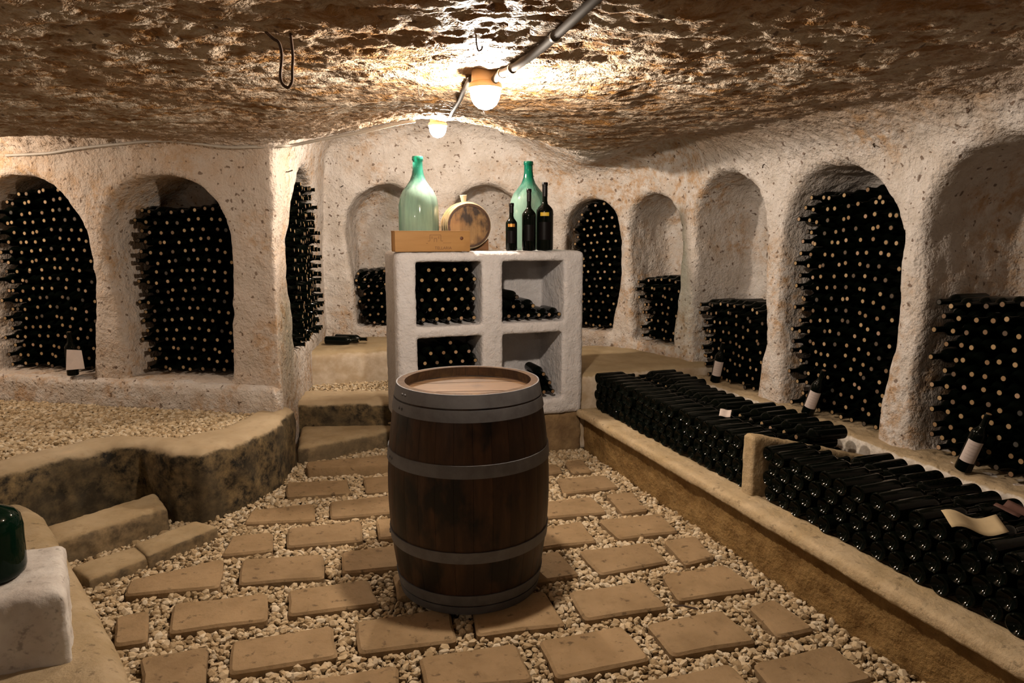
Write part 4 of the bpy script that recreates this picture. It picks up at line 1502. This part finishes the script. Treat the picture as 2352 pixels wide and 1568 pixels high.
# cradle
cr = empty('cask_cradle', tuple(W(1.29, 4.745, ZT)), label='dark wooden cradle under the small oak cask', category='cradle')
cr.rotation_euler = (0, 0, PSI + math.radians(-6))
for yy in (-0.085, 0.085):
    for sx in (-1, 1):
        V = [(sx * 0.035, -0.012, 0), (sx * 0.145, -0.012, 0), (sx * 0.145, -0.012, 0.078), (sx * 0.125, -0.012, 0.058), (sx * 0.08, -0.012, 0.018), (sx * 0.035, -0.012, 0.002)]
        n = 6
        V = V + [(x, 0.012, z) for (x, y, z) in V]
        Fc = [tuple(range(n)), tuple(range(2 * n - 1, n - 1, -1))] + [(i, (i + 1) % n, n + (i + 1) % n, n + i) for i in range(n)]
        o = ob('cradle_wedge', pymesh('cradle_wedge', V, Fc, False), M['cradle'], cr)
        o.location = (0, yy, 0)
for sx in (-0.09, 0.09):
    o = ob('cradle_rail', box_mesh('cradle_rail', 0.03, 0.20, 0.012, 0.002), M['cradle'], cr)
    o.location = (sx, 0, 0)


# three black bottles
def standing(loc, hgt, r, label, lab=None, labmat=None, cap=True, neck=0.33):
    nr_ = max(0.0145, r * 0.30)
    bh = hgt * (1 - neck - 0.10)
    prof = [(r * 0.5, 0.010), (r * 0.88, 0), (r, 0.008), (r, bh), (r * 0.97, bh + hgt * 0.03), (r * 0.75, bh + hgt * 0.07), (nr_ * 1.25, bh + hgt * 0.115), (nr_, bh + hgt * 0.16), (nr_ * 0.95, hgt - 0.006), (nr_ * 0.6, hgt - 0.004)]
    V, Fc = lathe(prof, 32, True, True)
    o = ob('magnum_bottle', pymesh('magnum_bottle', V, Fc, True, 40), M['glass'], None, label=label, category='bottle')
    o.location = loc
    V, Fc = lathe([(nr_ + 0.001, hgt - neck * 0.62 * hgt), (nr_ + 0.001, hgt - 0.024), (nr_ + 0.003, hgt - 0.022), (nr_ + 0.003, hgt - 0.004), (nr_ + 0.001, hgt)], 24, False, True)
    ob('capsule', pymesh('capsule', V, Fc, True, 40), M['capsule'], o)
    a = math.atan2(-loc[1], -loc[0])
    if lab:
        curved_label('band_label', r + 0.0008, a - lab[2], a + lab[2], lab[0], lab[1], labmat, o)
    curved_label('dark_label', r + 0.0006, a - 0.75, a + 0.75, hgt * 0.16, hgt * 0.42, M['darklabel'], o)
    return o


standing(tuple(W(1.535, 4.47, ZT)), 0.315, 0.0385, 'small black bottle with a copper band, first of three on the shelves', (0.158, 0.178, 0.62), M['orangelabel'])
standing(tuple(W(1.660, 4.47, ZT)), 0.41, 0.047, 'middle sized black bottle with a dark mottled label, second of three on the shelves')
standing(tuple(W(1.778, 4.48, ZT)), 0.455, 0.058, 'largest black bottle with a yellow band label, third of three on the shelves', (0.231, 0.255, 0.52), M['yellowlabel'])

# big green bottle on the whitewashed block
prof = [(0.05, 0.012), (0.080, 0.0), (0.094, 0.012), (0.098, 0.03), (0.099, 0.155), (0.094, 0.190), (0.078, 0.212), (0.052, 0.226), (0.030, 0.238), (0.022, 0.26), (0.019, 0.32), (0.023, 0.325), (0.023, 0.345), (0.015, 0.347), (0.014, 0.33)]
V, Fc = lathe(prof, 48)
gb = ob('green_bottle', pymesh('green_bottle', V, Fc, True, 50), M['green'], None, label='big bellied dark green bottle on the whitewashed block', category='bottle')
gb.location = (-1.665, 2.085, 0.462)

# ------------------------------------------------------------------ papers on the trough bottles
def paper_sheet(name, w, d, wave, mat, loc, rz, label, tilt=0.0):
    nx, ny = 12, 4
    V, Fc = [], []
    for j in range(ny + 1):
        for i in range(nx + 1):
            x = (i / nx - 0.5) * w; y = (j / ny - 0.5) * d
            V.append((x, y, wave * math.sin(2 * math.pi * i / nx + 0.6) + 0.004 * math.sin(3 * y / d)))
    n = len(V)
    V += [(x, y, z - 0.0007) for (x, y, z) in V]
    for j in range(ny):
        for i in range(nx):
            a = j * (nx + 1) + i
            q = (a, a + 1, a + nx + 2, a + nx + 1)
            Fc.append(q); Fc.append(tuple(n + k for k in q[::-1]))
    bd = [i for i in range(nx + 1)] + [(j + 1) * (nx + 1) + nx for j in range(ny)] + [ny * (nx + 1) + i for i in range(nx - 1, -1, -1)] + [j * (nx + 1) for j in range(ny - 1, 0, -1)]
    for k in range(len(bd)):
        a, b = bd[k], bd[(k + 1) % len(bd)]
        Fc.append((b, a, a + n, b + n))
    o = ob(name, pymesh(name, V, Fc, True), mat, None, label=label, category='paper')
    o.location = loc
    o.rotation_euler = (tilt, 0, rz)
    return o


paper_sheet('paper_sheet', 0.17, 0.10, 0.014, M['oldpaper'], tuple(W(2.20, 1.60, 0.582)), math.radians(-12), 'curled yellowed sheet lying on the bottles of the near trough', 0.12)
paper_sheet('paper_card', 0.060, 0.05, 0.003, M['paper'], tuple(W(2.30, 3.11, 0.578)), math.radians(-25), 'small white card stuck among the bottles of the far trough', 0.5)
paper_sheet('paper_card', 0.11, 0.09, 0.012, M['brownpaper'], tuple(W(2.62, 1.76, 0.508)), math.radians(30), 'dark brown card lying on the wall side bottles of the near trough', 0.1)

# ------------------------------------------------------------------ lamps, conduit, cables
def lamp(x, y, z, watts, label):
    root = empty('ceiling_lamp', (x, y, z), label=label, category='lamp')
    V, Fc = lathe([(0.050, 0.03), (0.052, -0.028), (0.060, -0.034), (0.063, -0.042), (0.063, -0.052), (0.056, -0.053)], 32, True, True)
    ob('lamp_base', pymesh('lamp_base', V, Fc, True, 40), M['lampbase'], root)
    prof = [(0.058, -0.053), (0.0575, -0.066), (0.053, -0.088), (0.043, -0.108), (0.028, -0.121), (0.010, -0.127)]
    V, Fc = lathe(prof, 32, False, True)
    g = ob('lamp_globe', pymesh('lamp_globe', V, Fc, True), M['lampglass'], root)
    ld = bpy.data.lights.new('lamp_light', 'POINT')
    ld.energy = watts; ld.color = LAMP_COL; ld.shadow_soft_size = 0.035
    lo_ = bpy.data.objects.new('lamp_light', ld)
    COL.objects.link(lo_)
    lo_.parent = root
    lo_.location = (0, 0, -0.092)
    return root


for s in LAMP_SPEC:
    lamp(*s)


def ceil_pt(x, y, drop):
    """point hanging below the near ceiling surface"""
    d = (SV[:, 0] - x) ** 2 + (SV[:, 1] - y) ** 2
    m = (d < 0.06 ** 2) & (SV[:, 2] > 1.85) & (SV[:, 2] < 2.45)
    zz = SV[m, 2].min() if m.any() else 2.15
    return Vector((x, y, zz - drop))


cp = [(0.33, 1.65), (0.221, 1.94), (0.107, 2.27), (0.02, 2.45), (-0.02, 2.55), (-0.045, 2.63)]
pts = spline([ceil_pt(x, y, 0.018) for (x, y) in cp] + [Vector((-0.066, 2.682, 2.100))], 5)
cd = empty('conduit', tuple(ceil_pt(0.2, 2.3, 0.0)), label='grey conduit pipe running along the ceiling to the near lamp', category='pipe')
o = ob('conduit_pipe', tube('conduit_pipe', pts, 0.0140, 12), M['pipe'], cd); o.matrix_parent_inverse = Matrix.Translation(cd.location).inverted()
for i in (9, 17, 23):
    p0, p1 = pts[i], pts[i + 1]
    t = (p1 - p0).normalized()
    V, Fc = lathe([(0.0142, -0.005), (0.0170, -0.005), (0.0170, 0.005), (0.0142, 0.005)], 16, False, False)
    c = ob('pipe_clip', pymesh('pipe_clip', V, Fc, True, 40), M['clip'], cd)
    c.matrix_parent_inverse = Matrix.Translation(cd.location).inverted()
    c.matrix_basis = aim(p0, t)

pts = spline([(-0.155, 2.75, 2.125)] + [ceil_pt(x, y, 0.006) for (x, y) in ((-0.19, 2.95), (-0.24, 3.35), (-0.32, 3.9), (-0.38, 4.40))] + [(-0.43, 4.66, 2.285), (-0.47, 4.74, 2.29)], 6)
ob('lamp_cable', tube('lamp_cable', pts, 0.010, 8), M['darkcable'], None, label='dark cable on the ceiling linking the two lamps', category='cable')

def nearest(p):
    d = ((SV - np.array(p, np.float32)) ** 2).sum(1)
    k = int(d.argmin())
    return Vector(SV[k].tolist()), Vector(SN[k].tolist())


# corrugated cable along the top of the left wall and the ceiling lip
def wall_pt(x, y0, z, dn, off):
    return Vector((x + dn[0] * off, y0 + dn[1] * off, z))


pts = []
lefts = [(-3.30, 2.050), (-3.0, 2.075), (-2.8, 2.10), (-2.5, 2.120), (-2.1, 2.128), (-1.75, 2.130), (-1.56, 2.105)]
for (x, z) in lefts:
    yw = 4.42 - 0.193 / 0.981 * (x + 1.5)
    q_, n_ = nearest((x, yw - 0.06, z))
    pts.append(q_ + n_ * 0.012)
q_, n_ = nearest((-1.43, 4.40, 2.085))
pts.append(q_ + n_ * 0.014)
for x in (-1.36, -1.15, -0.95, -0.75, -0.62):
    q = ceil_pt(x, lip_y(x) - 0.03, 0.010)
    pts.append(q)
pts = spline(pts, 10)
rad = [0.0105 if i % 2 else 0.0090 for i in range(len(pts))]
ob('corrugated_cable', tube('corrugated_cable', pts, rad, 8), M['cable'], None, label='pale corrugated cable running along the top of the left wall', category='cable')

# bent wire hanging from the ceiling
h0 = ceil_pt(-0.755, 2.24, -0.01)
wp = spline([h0, h0 + Vector((0.0280, -0.0050, -0.0266)), h0 + Vector((0.0440, 0.0000, -0.0380)), h0 + Vector((0.0512, 0.0000, -0.0760)), h0 + Vector((0.0440, 0.0000, -0.1292)), h0 + Vector((0.0480, 0.0000, -0.1558)), h0 + Vector((0.0640, 0.0000, -0.1687)),
             h0 + Vector((0.0784, 0.0000, -0.1520)), h0 + Vector((0.0800, 0.0040, -0.1140)), h0 + Vector((0.0832, 0.0060, -0.0760)), h0 + Vector((0.0800, 0.0060, -0.0228)), h0 + Vector((0.0784, 0.0060, 0.0076))], 5)
ob('ceiling_wire', tube('ceiling_wire', wp, 0.0048, 8), M['rust'], None, label='rusty bent wire loop hanging from the ceiling at the left', category='wire')


def hook(x, y, ln, label):
    p = ceil_pt(x, y, -0.01)
    pts = spline([p, p + Vector((0, 0, -ln * 0.5)), p + Vector((0.006, 0, -ln)), p + Vector((0.016, 0, -ln * 0.9)), p + Vector((0.018, 0, -ln * 0.7))], 4)
    ob('ceiling_hook', tube('ceiling_hook', pts, 0.0028, 6), M['nail'], None, label=label, category='hook')


hook(-0.11, 2.27, 0.045, 'small iron hook in the ceiling near the conduit')
hook(-0.38, 2.95, 0.05, 'small pale hook in the ceiling left of the near lamp')


for (p, lab, dv) in (((-1.55, 6.42, 1.96), 'iron nail in the back wall left of the arched niche', (0.25, 0, 0.1)),
                     (tuple(W(3.0, 3.72, 2.0)), 'iron nail in the right wall between two niche crowns', (0.1, -0.1, -0.05)),
                     (tuple(W(3.0, 2.86, 2.06)), 'iron nail in the right wall left of the biggest niche', (0.12, -0.12, 0)),
                     ((-1.47, 4.75, 1.95), 'iron nail in the corner pillar above the narrow niche', (0.1, -0.1, 0.1))):
    q, nn = nearest(p)
    e = q + nn * 0.035 + Vector(dv) * 0.12
    ob('nail', tube('nail', [q - nn * 0.01, q + nn * 0.012, e], [0.0035, 0.0035, 0.0045], 6), M['nail'], None, label=lab, category='nail')
